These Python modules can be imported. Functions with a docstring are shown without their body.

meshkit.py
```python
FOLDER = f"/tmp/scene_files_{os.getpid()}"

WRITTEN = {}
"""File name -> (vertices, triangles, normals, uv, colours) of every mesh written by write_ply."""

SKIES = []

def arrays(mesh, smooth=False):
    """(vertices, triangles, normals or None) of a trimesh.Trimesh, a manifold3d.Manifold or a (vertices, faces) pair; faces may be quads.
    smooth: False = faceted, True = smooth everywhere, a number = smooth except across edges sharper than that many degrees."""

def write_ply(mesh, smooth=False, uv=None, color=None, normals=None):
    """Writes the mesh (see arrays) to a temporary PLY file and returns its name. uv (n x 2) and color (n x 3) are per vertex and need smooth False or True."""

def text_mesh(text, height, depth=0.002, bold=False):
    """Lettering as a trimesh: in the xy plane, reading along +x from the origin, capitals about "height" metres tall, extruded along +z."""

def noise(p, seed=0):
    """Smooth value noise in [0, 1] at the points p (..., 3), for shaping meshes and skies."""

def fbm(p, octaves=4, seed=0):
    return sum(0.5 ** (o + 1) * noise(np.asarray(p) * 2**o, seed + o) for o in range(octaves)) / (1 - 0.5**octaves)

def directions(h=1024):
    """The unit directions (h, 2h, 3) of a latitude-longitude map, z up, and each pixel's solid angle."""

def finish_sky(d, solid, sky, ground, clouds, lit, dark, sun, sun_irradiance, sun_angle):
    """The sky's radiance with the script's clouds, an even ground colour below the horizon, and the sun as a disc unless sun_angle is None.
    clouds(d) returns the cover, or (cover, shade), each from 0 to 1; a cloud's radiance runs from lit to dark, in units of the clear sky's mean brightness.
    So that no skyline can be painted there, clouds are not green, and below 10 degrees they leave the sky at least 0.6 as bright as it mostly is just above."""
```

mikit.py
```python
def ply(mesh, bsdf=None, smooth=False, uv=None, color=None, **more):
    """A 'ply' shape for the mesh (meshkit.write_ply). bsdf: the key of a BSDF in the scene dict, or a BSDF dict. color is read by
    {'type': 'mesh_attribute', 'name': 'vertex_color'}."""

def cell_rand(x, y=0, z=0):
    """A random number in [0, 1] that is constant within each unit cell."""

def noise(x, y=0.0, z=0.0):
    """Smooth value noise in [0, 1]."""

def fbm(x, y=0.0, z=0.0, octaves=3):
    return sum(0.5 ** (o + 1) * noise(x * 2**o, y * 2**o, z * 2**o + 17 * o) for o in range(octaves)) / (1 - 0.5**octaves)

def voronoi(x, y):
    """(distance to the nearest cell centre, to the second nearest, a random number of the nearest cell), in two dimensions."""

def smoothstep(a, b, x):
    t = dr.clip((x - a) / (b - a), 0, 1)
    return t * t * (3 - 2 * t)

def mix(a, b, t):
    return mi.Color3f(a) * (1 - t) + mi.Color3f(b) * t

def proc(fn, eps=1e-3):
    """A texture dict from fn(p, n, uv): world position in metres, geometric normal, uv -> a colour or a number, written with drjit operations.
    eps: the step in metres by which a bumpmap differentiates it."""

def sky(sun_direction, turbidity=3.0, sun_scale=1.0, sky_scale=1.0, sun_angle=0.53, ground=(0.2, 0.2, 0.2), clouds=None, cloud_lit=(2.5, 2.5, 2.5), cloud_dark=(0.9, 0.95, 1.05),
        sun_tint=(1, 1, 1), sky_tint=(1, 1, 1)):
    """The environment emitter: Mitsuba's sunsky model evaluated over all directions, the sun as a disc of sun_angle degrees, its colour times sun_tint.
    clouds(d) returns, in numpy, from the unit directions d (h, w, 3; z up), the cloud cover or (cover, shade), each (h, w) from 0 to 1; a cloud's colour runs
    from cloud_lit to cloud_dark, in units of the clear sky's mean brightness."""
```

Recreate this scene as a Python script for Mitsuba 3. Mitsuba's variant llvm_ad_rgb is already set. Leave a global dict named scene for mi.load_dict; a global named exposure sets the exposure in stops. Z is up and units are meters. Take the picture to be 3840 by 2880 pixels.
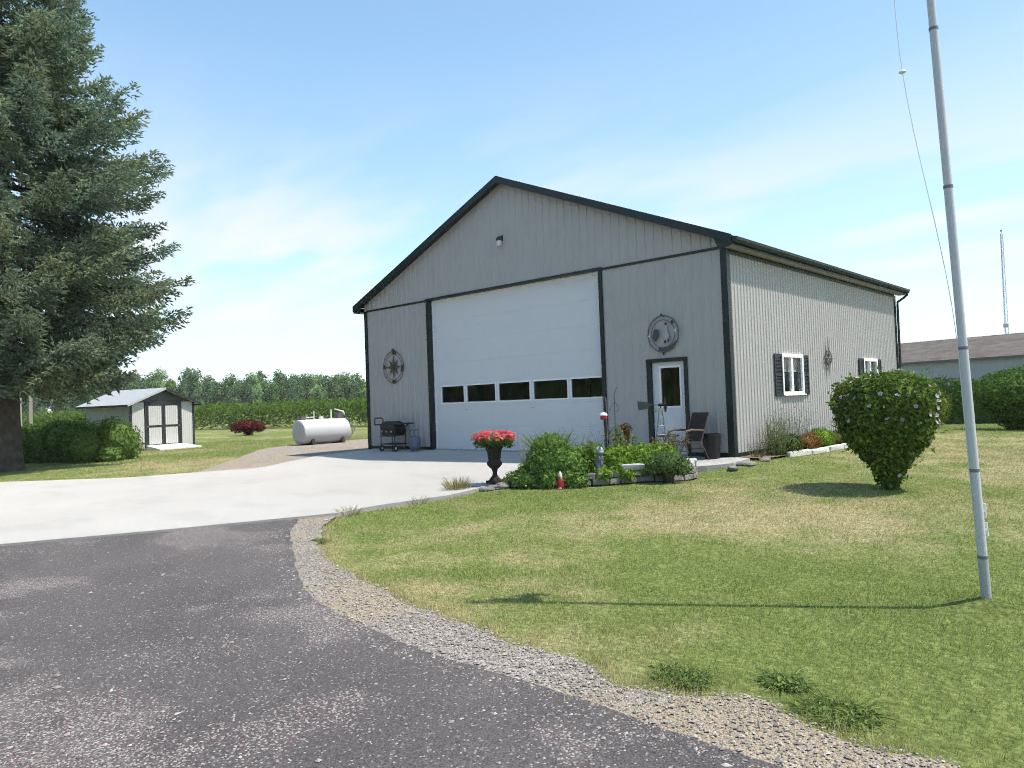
import math
import numpy as np
import trimesh
import shapely
from shapely.geometry import Polygon, Point
from scipy.spatial import Delaunay, cKDTree
import drjit as dr
import mitsuba as mi
import mikit
import meshkit

T = mi.ScalarTransform4f
scene, labels = {}, {}

# ------------------------------------------------------------------ camera
CAM = np.array([19.518, -14.4405, 1.2945])
YAW, PITCH, ROLL, FPX = -0.7411, 0.0241, -0.0372, 2776.4      # FPX: focal length in pixels of a 3840 wide picture


def cam_axes():
    f = np.array([math.sin(YAW) * math.cos(PITCH), math.cos(YAW) * math.cos(PITCH), math.sin(PITCH)])
    r = np.array([math.cos(YAW), -math.sin(YAW), 0.0])
    u = np.cross(r, f)
    return f, math.cos(ROLL) * r + math.sin(ROLL) * u, -math.sin(ROLL) * r + math.cos(ROLL) * u


FW, RT, UP = cam_axes()
scene["camera"] = {"type": "perspective", "fov": 2 * math.degrees(math.atan(1920 / FPX)), "fov_axis": "x", "near_clip": 0.05, "far_clip": 5000.0,
                   "to_world": T().look_at(origin=CAM.tolist(), target=(CAM + FW).tolist(), up=UP.tolist())}

# ------------------------------------------------------------------ daylight
SUN_AZ, SUN_EL = math.radians(31.5), math.radians(61.5)
SUN = np.array([math.cos(SUN_EL) * math.cos(SUN_AZ), math.cos(SUN_EL) * math.sin(SUN_AZ), math.sin(SUN_EL)])


def clouds(d):
    z = np.maximum(d[..., 2], 0.0)
    k = 1.0 / (z + 0.10)
    p = np.stack([d[..., 0] * k * 0.9, d[..., 1] * k * 0.9, np.zeros_like(z)], -1)
    wisp = meshkit.fbm(p * np.array([1.5, 3.6, 1.0]) + 7.3, 5, 3)
    broad = meshkit.fbm(p * 0.45 + 2.1, 3, 11)
    el = np.degrees(np.arcsin(z))
    low = np.exp(-((el / 15.0) ** 2))
    c = np.clip((wisp - 0.42) * 4.2, 0, 1) * np.clip(low * 1.7 + (broad - 0.62) * 0.5, 0, 1)
    veil = 0.12 * np.exp(-z / 0.16)
    return np.clip(c * 0.9 + veil, 0, 0.96), 0.12 * (1 - low)


scene["sky"] = mikit.sky(SUN, turbidity=3.0, ground=(0.16, 0.17, 0.11), clouds=clouds, cloud_lit=(1.34, 1.38, 1.42), cloud_dark=(1.2, 1.26, 1.35), sky_scale=1.7, sun_tint=(0.91, 1.0, 1.14), sky_tint=(1.13, 1.06, 0.93))
exposure = 2.2

# ------------------------------------------------------------------ helpers
def rng(s):
    return np.random.default_rng(s)


def nz(x, y, s=1.0, octaves=4, off=0.0):
    """numpy twin of mikit.fbm(x*s, y*s, off)"""
    x, y = np.asarray(x, float) * s, np.asarray(y, float) * s
    t = 0
    for o in range(octaves):
        p = np.stack([x * 2**o + 1e6, y * 2**o + 1e6, np.full_like(x, off * 2**o + 17 * o + 1e6)], -1)
        t = t + 0.5 ** (o + 1) * meshkit.noise(p)
    return t / (1 - 0.5**octaves)


def sst(a, b, x):
    t = np.clip((x - a) / (b - a), 0, 1)
    return t * t * (3 - 2 * t)


class M:
    """collects the faces of one mesh, with a colour per vertex"""

    def __init__(self, col=(0.5, 0.5, 0.5)):
        self.v, self.f, self.c, self.n, self.col = [], [], [], 0, col

    def add(self, v, f, col=None):
        v, f = np.asarray(v, float), np.asarray(f, int)
        if f.shape[1] == 4:
            f = np.vstack([f[:, [0, 1, 2]], f[:, [0, 2, 3]]])
        self.v.append(v)
        self.f.append(f + self.n)
        col = np.asarray(self.col if col is None else col, float)
        self.c.append(np.broadcast_to(col, (len(v), 3)))
        self.n += len(v)
        return self

    def box(self, x0, x1, y0, y1, z0, z1, col=None):
        v = [(x, y, z) for z in (z0, z1) for y in (y0, y1) for x in (x0, x1)]
        f = [(0, 2, 3, 1), (4, 5, 7, 6), (0, 1, 5, 4), (2, 6, 7, 3), (0, 4, 6, 2), (1, 3, 7, 5)]
        return self.add(v, f, col)

    def bar(self, a, b, w, h, col=None, up=(0, 0, 1)):
        """a box from a to b, w wide, h high"""
        a, b = np.asarray(a, float), np.asarray(b, float)
        t = b - a
        t /= np.linalg.norm(t)
        s = np.cross(t, up)
        if np.linalg.norm(s) < 1e-6:
            s = np.cross(t, (1, 0, 0))
        s /= np.linalg.norm(s)
        u = np.cross(s, t)
        v = [p + s * i * w / 2 + u * j * h / 2 for p in (a, b) for j in (-1, 1) for i in (-1, 1)]
        f = [(0, 2, 3, 1), (4, 5, 7, 6), (0, 1, 5, 4), (2, 6, 7, 3), (0, 4, 6, 2), (1, 3, 7, 5)]
        return self.add(v, f, col)

    def tube(self, pts, r, sides=8, col=None, cap=True):
        p = np.asarray(pts, float)
        r = np.broadcast_to(np.asarray(r, float), (len(p),))
        t = np.gradient(p, axis=0)
        t /= np.linalg.norm(t, axis=1, keepdims=True) + 1e-12
        a = np.cross(t, np.where(np.abs(t[:, 2:]) < 0.9, [0, 0, 1.0], [1.0, 0, 0]))
        for i in range(1, len(a)):
            if a[i] @ a[i - 1] < 0:
                a[i] = -a[i]
        a /= np.linalg.norm(a, axis=1, keepdims=True) + 1e-12
        b = np.cross(t, a)
        an = np.arange(sides) * 2 * np.pi / sides
        v = p[:, None] + r[:, None, None] * (np.cos(an)[None, :, None] * a[:, None] + np.sin(an)[None, :, None] * b[:, None])
        i, j = np.meshgrid(np.arange(len(p) - 1), np.arange(sides), indexing="ij")
        q = np.stack([i * sides + j, i * sides + (j + 1) % sides, (i + 1) * sides + (j + 1) % sides, (i + 1) * sides + j], -1).reshape(-1, 4)
        self.add(v.reshape(-1, 3), q, col)
        if cap:
            for k, flip in ((0, True), (len(p) - 1, False)):
                idx = [(0, x + 1, (x + 1) % sides + 1) for x in range(sides)]
                idx = [(q0, q2, q1) if flip else (q0, q1, q2) for q0, q1, q2 in idx]
                self.add(np.vstack([p[k], v[k]]), idx, col)
        return self

    def lathe(self, prof, c=(0, 0, 0), n=24, col=None):
        """prof: (radius, z) from the bottom up"""
        prof = np.asarray(prof, float)
        an = np.arange(n) * 2 * np.pi / n
        v = np.stack([prof[:, 0, None] * np.cos(an), prof[:, 0, None] * np.sin(an), np.broadcast_to(prof[:, 1, None], (len(prof), n))], -1) + np.asarray(c, float)
        i, j = np.meshgrid(np.arange(len(prof) - 1), np.arange(n), indexing="ij")
        q = np.stack([i * n + j, i * n + (j + 1) % n, (i + 1) * n + (j + 1) % n, (i + 1) * n + j], -1).reshape(-1, 4)
        return self.add(v.reshape(-1, 3), q, col)

    def prism(self, poly, o, ex, ey, ez, depth, col=None):
        """the 2D polygon drawn along ex, ey from o, extruded by depth along ez"""
        g = poly if hasattr(poly, "geom_type") else Polygon(poly)
        for part in getattr(g, "geoms", [g]):
            m = trimesh.creation.extrude_polygon(part, depth, engine="earcut")
            v = np.asarray(o, float) + m.vertices[:, :1] * np.asarray(ex, float) + m.vertices[:, 1:2] * np.asarray(ey, float) + m.vertices[:, 2:] * np.asarray(ez, float)
            self.add(v, m.faces, col)
        return self

    def blob(self, c, r, sub=2, amp=0.15, freq=2.0, seed=0, col=None, noise=True):
        s = trimesh.creation.icosphere(subdivisions=sub)
        d = np.array(s.vertices)
        k = 1 + amp * (meshkit.fbm(d * freq + 11.3 * seed + 50, 3, seed) - 0.5) * 2 if noise else 1.0
        return self.add(np.asarray(c, float) + d * np.reshape(k, (-1, 1)) * np.asarray(r, float), s.faces, col)

    def move(self, R, t):
        self.v = [v @ np.asarray(R, float).T + np.asarray(t, float) for v in self.v]
        return self

    def out(self):
        return np.vstack(self.v), np.vstack(self.f), np.vstack(self.c)


def rotz(a):
    c, s = math.cos(a), math.sin(a)
    return np.array([[c, -s, 0], [s, c, 0], [0, 0, 1.0]])


def numbered(key):
    k, i = key, 0
    while k in scene or k in labels or any(x.startswith(k + "__") for x in scene):
        i += 1
        k = f"{key}_{i:03d}"
    return k


def part(holder, name, mesh, bsdf, smooth=False, label=None, kind=None):
    """one mesh of its own under its holder; the key it got"""
    key = numbered(f"{holder}__{name}" if holder else name)
    v, f, c = mesh.out() if isinstance(mesh, M) else mesh
    vc = VC.get(bsdf, False)
    if smooth not in (False, True) and vc:
        smooth = False
    scene[key] = mikit.ply((v, f), bsdf, smooth=smooth, color=c if vc else None)
    e = {}
    if label:
        e["label"] = label
    if kind:
        e["kind"] = kind
    if e:
        labels[key] = e
    return key


def thing(name, label, cat, group=None, kind=None):
    key = numbered(name)
    labels[key] = {"label": label, "category": cat}
    if group:
        labels[key]["group"] = group
    if kind:
        labels[key]["kind"] = kind
    return key


def whole(key, mesh, bsdf, smooth=False):
    """a thing that is one mesh"""
    v, f, c = mesh.out() if isinstance(mesh, M) else mesh
    scene[key] = mikit.ply((v, f), bsdf, smooth=smooth, color=c if VC.get(bsdf, False) else None)


def struct(name, mesh, bsdf, label=None, smooth=False):
    whole(name, mesh, bsdf, smooth)
    labels[name] = {"kind": "structure", "label": label or name.replace("_", " ")}


# ------------------------------------------------------------------ materials
VC = {"leafy": True, "painted": True, "metal": True, "matte": True}
C3 = lambda r, g, b: mi.Color3f(r, g, b)  # noqa: E731
VCOL = {"type": "mesh_attribute", "name": "vertex_color"}


def two(b):
    return {"type": "twosided", "bsdf": b}


fbm, noise, vor, sm, mix, cell = mikit.fbm, mikit.noise, mikit.voronoi, mikit.smoothstep, mikit.mix, mikit.cell_rand
scene["leafy"] = {"type": "principledthin", "base_color": VCOL, "roughness": 0.55, "diff_trans": 0.7, "spec_trans": 0.0, "eta": 1.3}
scene["painted"] = two({"type": "principled", "base_color": VCOL, "roughness": 0.45, "specular": 0.4})
scene["metal"] = two({"type": "principled", "base_color": VCOL, "roughness": 0.38, "metallic": 0.75})
scene["matte"] = two({"type": "principled", "base_color": VCOL, "roughness": 0.9, "specular": 0.2})
scene["pane_glass"] = {"type": "thindielectric", "int_ior": 1.5}


def siding_col(p, n, uv):
    s = p.x + p.y
    streak = fbm(s * 9.0, p.z * 0.35, 3.0, octaves=3)
    blotch = fbm(s * 0.7, p.z * 0.7, 5.0, octaves=3)
    dust = sm(0.52, 0.8, fbm(s * 3.0, p.z * 2.2, 9.0, octaves=3))
    return mix((0.375, 0.360, 0.350), (0.400, 0.386, 0.376), 0.15 * streak + 0.85 * blotch) * (1 - 0.04 * dust)


scene["siding"] = two({"type": "principled", "base_color": mikit.proc(siding_col), "roughness": 0.5, "specular": 0.35})


def door_col(p, n, uv):
    g = fbm(p.x * 1.1, p.z * 1.4, 1.0, octaves=4)
    streak = fbm(p.x * 14.0, p.z * 0.6, 6.0, octaves=2)
    scuff = sm(0.62, 0.8, fbm(p.x * 5.0, p.z * 4.0, 4.0, octaves=3))
    return mix((0.60, 0.615, 0.63), (0.635, 0.645, 0.655), 0.7 * g + 0.3 * streak) * (1 - 0.03 * scuff)


def door_bump(p, n, uv):
    return fbm(p.x * 60.0, p.z * 60.0, p.y * 60.0, octaves=2) * 0.35 + fbm(p.x * 1.2, p.z * 2.0, 2.0, octaves=2)


scene["door_white"] = two({"type": "bumpmap", "arbitrary": mikit.proc(door_bump, 0.01), "scale": 0.0012,
                           "bsdf": {"type": "principled", "base_color": mikit.proc(door_col), "roughness": 0.45, "specular": 0.4}})


def green_col(p, n, uv):
    g = fbm(p.x * 2.0, p.y * 2.0, p.z * 2.0, octaves=3)
    return mix((0.006, 0.0125, 0.012), (0.010, 0.019, 0.018), g)


scene["green_steel"] = two({"type": "principled", "base_color": mikit.proc(green_col), "roughness": 0.4, "specular": 0.45})


def concrete_col(p, n, uv):
    g = fbm(p.x * 0.5, p.y * 0.5, 1.0, octaves=4)
    fine = noise(p.x * 45.0, p.y * 45.0, p.z * 45.0)
    broom = noise(p.x * 6.0 + p.y * 3.0, p.y * 90.0, 0.0)
    stain = sm(0.52, 0.80, fbm(p.x * 0.9 + 4, p.y * 1.7, 7.0, octaves=4))
    c = mix((0.285, 0.277, 0.262), (0.325, 0.318, 0.304), g) * (0.93 + 0.07 * fine + 0.04 * broom)
    return c * (1 - 0.09 * stain)


def concrete_bump(p, n, uv):
    return fbm(p.x * 30.0, p.y * 30.0, p.z * 30.0, octaves=2)


scene["concrete"] = {"type": "bumpmap", "arbitrary": mikit.proc(concrete_bump, 0.006), "scale": 0.004,
                     "bsdf": {"type": "principled", "base_color": mikit.proc(concrete_col), "roughness": 0.85, "specular": 0.25}}


def asphalt_col(p, n, uv):
    d1, d2, which = vor(p.x * 72.0, p.y * 72.0)
    e1, e2, w2 = vor(p.x * 130.0, p.y * 130.0)
    patch = sm(0.49, 0.62, fbm(p.x * 0.9 + 3.0, p.y * 0.9, 2.0, octaves=4))
    base = mix((0.082, 0.075, 0.076), (0.124, 0.115, 0.115), fbm(p.x * 1.4, p.y * 1.4, 8.0, octaves=4))
    worn = sm(0.50, 0.62, fbm(p.x * 1.7 + 9.0, p.y * 1.7, 5.0, octaves=4)) * patch
    base = mix(base, (0.27, 0.255, 0.245), 0.15 * worn) * (0.55 + 0.9 * w2)
    stone = mix((0.15, 0.13, 0.13), (0.46, 0.43, 0.41), cell(dr.floor(which * 999.0), 5.0))
    red = mix(stone, (0.15, 0.085, 0.085), sm(0.72, 0.75, cell(dr.floor(which * 999.0), 9.0)))
    on = dr.select((which < 0.09 + 0.58 * patch) & (d1 < 0.46), 1.0, 0.0)
    return (base * (1 - on) + red * on) * 0.72


def asphalt_bump(p, n, uv):
    d1, d2, which = vor(p.x * 72.0, p.y * 72.0)
    return (1 - d1) * (0.4 + 0.6 * which)


scene["asphalt"] = {"type": "bumpmap", "arbitrary": mikit.proc(asphalt_bump, 0.002), "scale": 0.006,
                    "bsdf": {"type": "principled", "base_color": mikit.proc(asphalt_col), "roughness": 0.8, "specular": 0.3}}


def gravel_col(p, n, uv):
    d1, d2, which = vor(p.x * 48.0, p.y * 48.0)
    k = dr.floor(which * 997.0)
    c = mix((0.20, 0.185, 0.175), (0.52, 0.49, 0.46), cell(k, 3.0))
    c = mix(c, (0.30, 0.225, 0.16), 0.6 * cell(k, 6.0) * cell(k, 8.0))
    tan = sm(0.42, 0.66, fbm(p.x * 1.3, p.y * 1.3, 4.0, octaves=4))
    c = mix(c, (0.42, 0.345, 0.235), 0.65 * tan)
    return c * (0.45 + 0.55 * sm(0.0, 0.16, d2 - d1)) * 0.74


def gravel_bump(p, n, uv):
    d1, d2, which = vor(p.x * 48.0, p.y * 48.0)
    return 1 - d1


scene["gravel"] = {"type": "bumpmap", "arbitrary": mikit.proc(gravel_bump, 0.002), "scale": 0.010,
                   "bsdf": {"type": "principled", "base_color": mikit.proc(gravel_col), "roughness": 0.9, "specular": 0.2}}

# patches of dry grass: x, y, radius, strength
DRY = [(14.6, -6.0, 1.3, .55), (15.6, -4.9, 1.5, .6), (16.6, -4.9, 1.2, .45), (17.3, -4.3, 1.3, .35), (14.3, -8.55, 0.5, .6), (15.0, -3.2, 1.0, .35), (17.1, -9.9, 0.7, .3),
       (16.2, -10.1, 0.55, .35), (15.0, -9.9, 0.6, .3), (18.0, -9.9, 0.6, .2), (19.4, -2.0, 2.5, .5), (17.5, 3.0, 3.0, .55), (20.5, 6.0, 4.0, .5), (16.0, 10.0, 4.0, .5),
       (-5.0, -2.5, 1.6, .5), (-2.0, -4.6, 1.2, .6), (13.6, -3.6, .6, .3), (12.4, -7.0, .8, .25), (11.6, -8.7, .5, .3)]
WET = [(16.3, -8.3, 1.3, .5), (17.4, -8.6, 1.0, .55), (15.2, -7.6, .9, .25), (19.0, -9.4, 1.4, .4), (12.3, -5.4, 1.1, .35), (10.9, -7.3, .7, .3)]


def dry_np(x, y):
    a = nz(x, y, 0.22, 4, 3.0)
    b = nz(x, y, 1.6, 4, 6.0)
    d = (a - 0.5) * 1.3 + (b - 0.5) * 1.3 + 0.26
    for px, py, r, s in DRY:
        d = d + 0.62 * s * np.exp(-((x - px) ** 2 + (y - py) ** 2) / r**2)
    for px, py, r, s in WET:
        d = d - s * np.exp(-((x - px) ** 2 + (y - py) ** 2) / r**2)
    return np.clip(d, 0, 1)


def lawn_col(p, n, uv):
    a = fbm(p.x * 0.22, p.y * 0.22, 3.0, octaves=4)
    b = fbm(p.x * 1.6, p.y * 1.6, 6.0, octaves=4)
    d = (a - 0.5) * 1.3 + (b - 0.5) * 1.3 + 0.26
    for px, py, r, s in DRY:
        d = d + 0.62 * s * dr.exp(-(dr.square(p.x - px) + dr.square(p.y - py)) / r**2)
    for px, py, r, s in WET:
        d = d - s * dr.exp(-(dr.square(p.x - px) + dr.square(p.y - py)) / r**2)
    d = dr.clip(d, 0, 1)
    fine = noise(p.x * 38.0, p.y * 38.0, 1.0)
    tuft = fbm(p.x * 9.0, p.y * 9.0, 2.0, octaves=3)
    g = mix((0.125, 0.160, 0.042), (0.20, 0.24, 0.078), tuft)
    t = mix((0.28, 0.25, 0.125), (0.40, 0.365, 0.205), tuft)
    return mix(g, t, d * d * (3 - 2 * d)) * (0.5 + 0.4 * fine)


def lawn_bump(p, n, uv):
    return fbm(p.x * 26.0, p.y * 26.0, 0.0, octaves=3)


scene["lawn_turf"] = {"type": "bumpmap", "arbitrary": mikit.proc(lawn_bump, 0.01), "scale": 0.03,
                      "bsdf": {"type": "principled", "base_color": mikit.proc(lawn_col), "roughness": 0.9, "specular": 0.15}}


def soil_col(p, n, uv):
    return mix((0.07, 0.05, 0.036), (0.20, 0.15, 0.11), fbm(p.x * 12.0, p.y * 12.0, p.z * 12.0, octaves=4))


scene["soil"] = {"type": "principled", "base_color": mikit.proc(soil_col), "roughness": 0.95, "specular": 0.1}


def stone_col(p, n, uv):
    g = fbm(p.x * 9.0, p.y * 9.0, p.z * 9.0, octaves=4)
    b = fbm(p.x * 2.2, p.y * 2.2, p.z * 2.2 + 3.0, octaves=2)
    c = mix((0.13, 0.12, 0.115), (0.27, 0.26, 0.25), 0.55 * g + 0.45 * b)
    return c * (0.8 + 0.3 * noise(p.x * 70.0, p.y * 70.0, p.z * 70.0))


def stone_bump(p, n, uv):
    return fbm(p.x * 25.0, p.y * 25.0, p.z * 25.0, octaves=3)


scene["stone"] = {"type": "bumpmap", "arbitrary": mikit.proc(stone_bump, 0.006), "scale": 0.02,
                  "bsdf": {"type": "principled", "base_color": mikit.proc(stone_col), "roughness": 0.9, "specular": 0.2}}


def bark_col(p, n, uv):
    g = fbm(p.x * 6.0 + p.y * 6.0, p.y * 6.0 - p.x * 3.0, p.z * 5.0, octaves=4)
    return mix((0.035, 0.028, 0.022), (0.15, 0.125, 0.10), g)


def bark_bump(p, n, uv):
    return fbm(p.x * 14.0, p.y * 14.0, p.z * 6.0, octaves=3)


scene["bark"] = {"type": "bumpmap", "arbitrary": mikit.proc(bark_bump, 0.01), "scale": 0.05,
                 "bsdf": {"type": "principled", "base_color": mikit.proc(bark_col), "roughness": 0.95, "specular": 0.1}}


def shingle_col(p, n, uv):
    row = dr.floor(p.z * 9.0)
    c = cell(dr.floor((p.x - p.y) * 1.1 + 0.5 * (row - 2 * dr.floor(row / 2))), row, 2.0)
    g = fbm(p.x * 0.8, p.y * 0.8, p.z * 3.0, octaves=4)
    return mix((0.105, 0.090, 0.082), (0.20, 0.175, 0.16), 0.5 * c + 0.5 * g)


scene["shingle"] = two({"type": "principled", "base_color": mikit.proc(shingle_col), "roughness": 0.95, "specular": 0.1})

# ------------------------------------------------------------------ the ground
BW, BL = 12.482, 11.977            # the garage: front wall on y = 0 from x = 0 to BW, depth BL
POLE = np.array([18.34, -8.05])


def gc(x, y):
    """height of the paved ground: level with the slab at the garage, falling away from it"""
    dx = np.maximum(np.maximum(-x, x - BW), 0)
    dy = np.maximum(np.maximum(-y, y - BL), 0)
    d = np.hypot(dx, dy)
    return -0.02 - 0.31 * (1 - np.exp(-d / 5))


def glawn(x, y):
    x, y = np.asarray(x, float), np.asarray(y, float)
    z = gc(x, y) - 0.068
    z = z + 0.085 * np.exp(-(((x - POLE[0] - .05) ** 2 + (y - POLE[1] - .05) ** 2) / 0.30**2) ** 1.5)
    z = z - 0.10 * np.exp(-((x - 12.7) / 0.8) ** 2 - ((y + 1.9) / 0.8) ** 2)
    near = np.exp(-((x - 14) ** 2 + (y + 4) ** 2) / 900.0)
    return z + near * 0.03 * (nz(x, y, 0.35, 3, 1.0) - 0.5)


def wobble(pts, amp, freq, seed, step=0.12):
    """a polyline resampled, pushed sideways by noise"""
    p = np.asarray(pts, float)
    seg = np.linalg.norm(np.diff(p, axis=0), axis=1)
    s = np.concatenate([[0], np.cumsum(seg)])
    t = np.arange(0, s[-1], step)
    q = np.stack([np.interp(t, s, p[:, k]) for k in (0, 1)], -1)
    q = np.vstack([q, p[-1]])
    k = np.stack([meshkit.fbm(np.stack([q[:, 0] * freq, q[:, 1] * freq, np.full(len(q), seed + 0.5 + 31 * a)], -1) + 500, 3, seed) for a in (0, 1)], -1) - 0.5
    return q + k * 2 * amp


def resample(pts, step):
    return wobble(pts, 0.0, 1.0, 0, step)


def sheet(poly, zf, res, skirt=0.0):
    """a sheet with the polygon's outline that follows the height zf"""
    b = np.array(poly.exterior.coords)[:-1]
    x0, y0, x1, y1 = poly.bounds
    gx, gy = np.meshgrid(np.arange(x0, x1, res), np.arange(y0, y1, res))
    g = np.stack([gx.ravel(), gy.ravel()], -1)
    inner = poly.buffer(-res * 0.4)
    g = g[shapely.contains_xy(inner, g[:, 0], g[:, 1])]
    p = np.vstack([b, g])
    t = Delaunay(p).simplices
    c = p[t].mean(1)
    t = t[shapely.contains_xy(poly, c[:, 0], c[:, 1])]
    a = np.cross(p[t[:, 1]] - p[t[:, 0]], p[t[:, 2]] - p[t[:, 0]])
    t = np.where((a < 0)[:, None], t[:, ::-1], t)
    m = M()
    m.add(np.column_stack([p, zf(p[:, 0], p[:, 1])]), t)
    if skirt:
        z = zf(b[:, 0], b[:, 1])
        n = len(b)
        v = np.vstack([np.column_stack([b, z]), np.column_stack([b, z - skirt])])
        i = np.arange(n)
        j = (i + 1) % n
        q = np.column_stack([i, j, j + n, i + n])
        if not poly.exterior.is_ccw:
            q = q[:, ::-1]
        m.add(v, q[:, ::-1])
    return m


ax = np.concatenate([[-2500, -1200, -700, -420, -260, -170, -120, -85, -60, -45, -35], np.arange(-28, 10, 1.0), np.arange(10, 22, 0.16), np.arange(22, 40, 1.0), [45, 60, 90, 140, 220, 400, 800, 2500]])
ay = np.concatenate([[-2500, -900, -400, -200, -110, -70, -50, -38], np.arange(-30, -12, 1.0), np.arange(-12, 4, 0.16), np.arange(4, 40, 1.0), [46, 60, 80, 110, 150, 210, 300, 450, 800, 2500]])
gx, gy = np.meshgrid(ax, ay)
gz = glawn(gx, gy)
ni, nj = gx.shape
ii, jj = np.meshgrid(np.arange(ni - 1), np.arange(nj - 1), indexing="ij")
quads = np.stack([ii * nj + jj, ii * nj + jj + 1, (ii + 1) * nj + jj + 1, (ii + 1) * nj + jj], -1).reshape(-1, 4)
lawn = M().add(np.stack([gx, gy, gz], -1).reshape(-1, 3), quads)
struct("lawn", lawn, "lawn_turf", "mown lawn with dry straw coloured patches", smooth=True)

ASPH_EDGE = [(9.73, -8.5), (10.7, -9.25), (11.61, -9.75), (12.4, -10.2), (13.16, -10.59), (13.84, -10.92), (14.82, -11.12), (15.76, -11.24), (16.4, -11.22), (17.02, -11.22), (17.6, -11.26),
             (18.1, -11.28), (19.0, -11.32), (20.5, -11.4), (24, -11.6), (30, -12.0)]
GRASS_EDGE = [(10.0, -8.0), (10.35, -8.45), (10.93, -8.94), (11.72, -9.52), (12.3, -9.87), (12.89, -10.09), (13.79, -10.33), (14.76, -10.60), (15.4, -10.70), (16.0, -10.76), (16.55, -10.70), (17.1, -10.90),
              (17.42, -10.80), (17.68, -10.60), (17.92, -10.70), (18.31, -10.83), (18.67, -10.75), (19.5, -10.8), (21, -10.9), (26, -11.1), (30, -11.3)]
ae = wobble(ASPH_EDGE, 0.05, 2.6, 4, 0.07)
ge = wobble(GRASS_EDGE, 0.09, 3.2, 5, 0.06)
ge[:, 1] -= 0.09 * sst(15.5, 16.5, ge[:, 0])
asph = Polygon(np.vstack([ae, [(30, -32), (-2, -32)], resample([(0.0, -27.7), (8.05, -11.86), (8.96, -10.2), (9.73, -8.5)], 0.5)[:-1]])).buffer(0)
strip = shapely.unary_union([Polygon(np.vstack([ge, (ae + [0, -0.12])[::-1]])).buffer(0), shapely.LineString(ae).buffer(0.15), shapely.LineString(ge[20:]).buffer(0.04)])
strip = Polygon(strip.exterior)
struct("driveway", sheet(asph, lambda x, y: gc(x, y) - 0.030, 0.6), "asphalt", "worn dark asphalt driveway with loose stones")
struct("gravel_strip", sheet(strip, lambda x, y: gc(x, y) - 0.040 + 0.008 * (nz(x, y, 1.5, 2, 3.0) - 0.5), 0.3), "gravel", "strip of gravel between the asphalt and the lawn")
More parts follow.
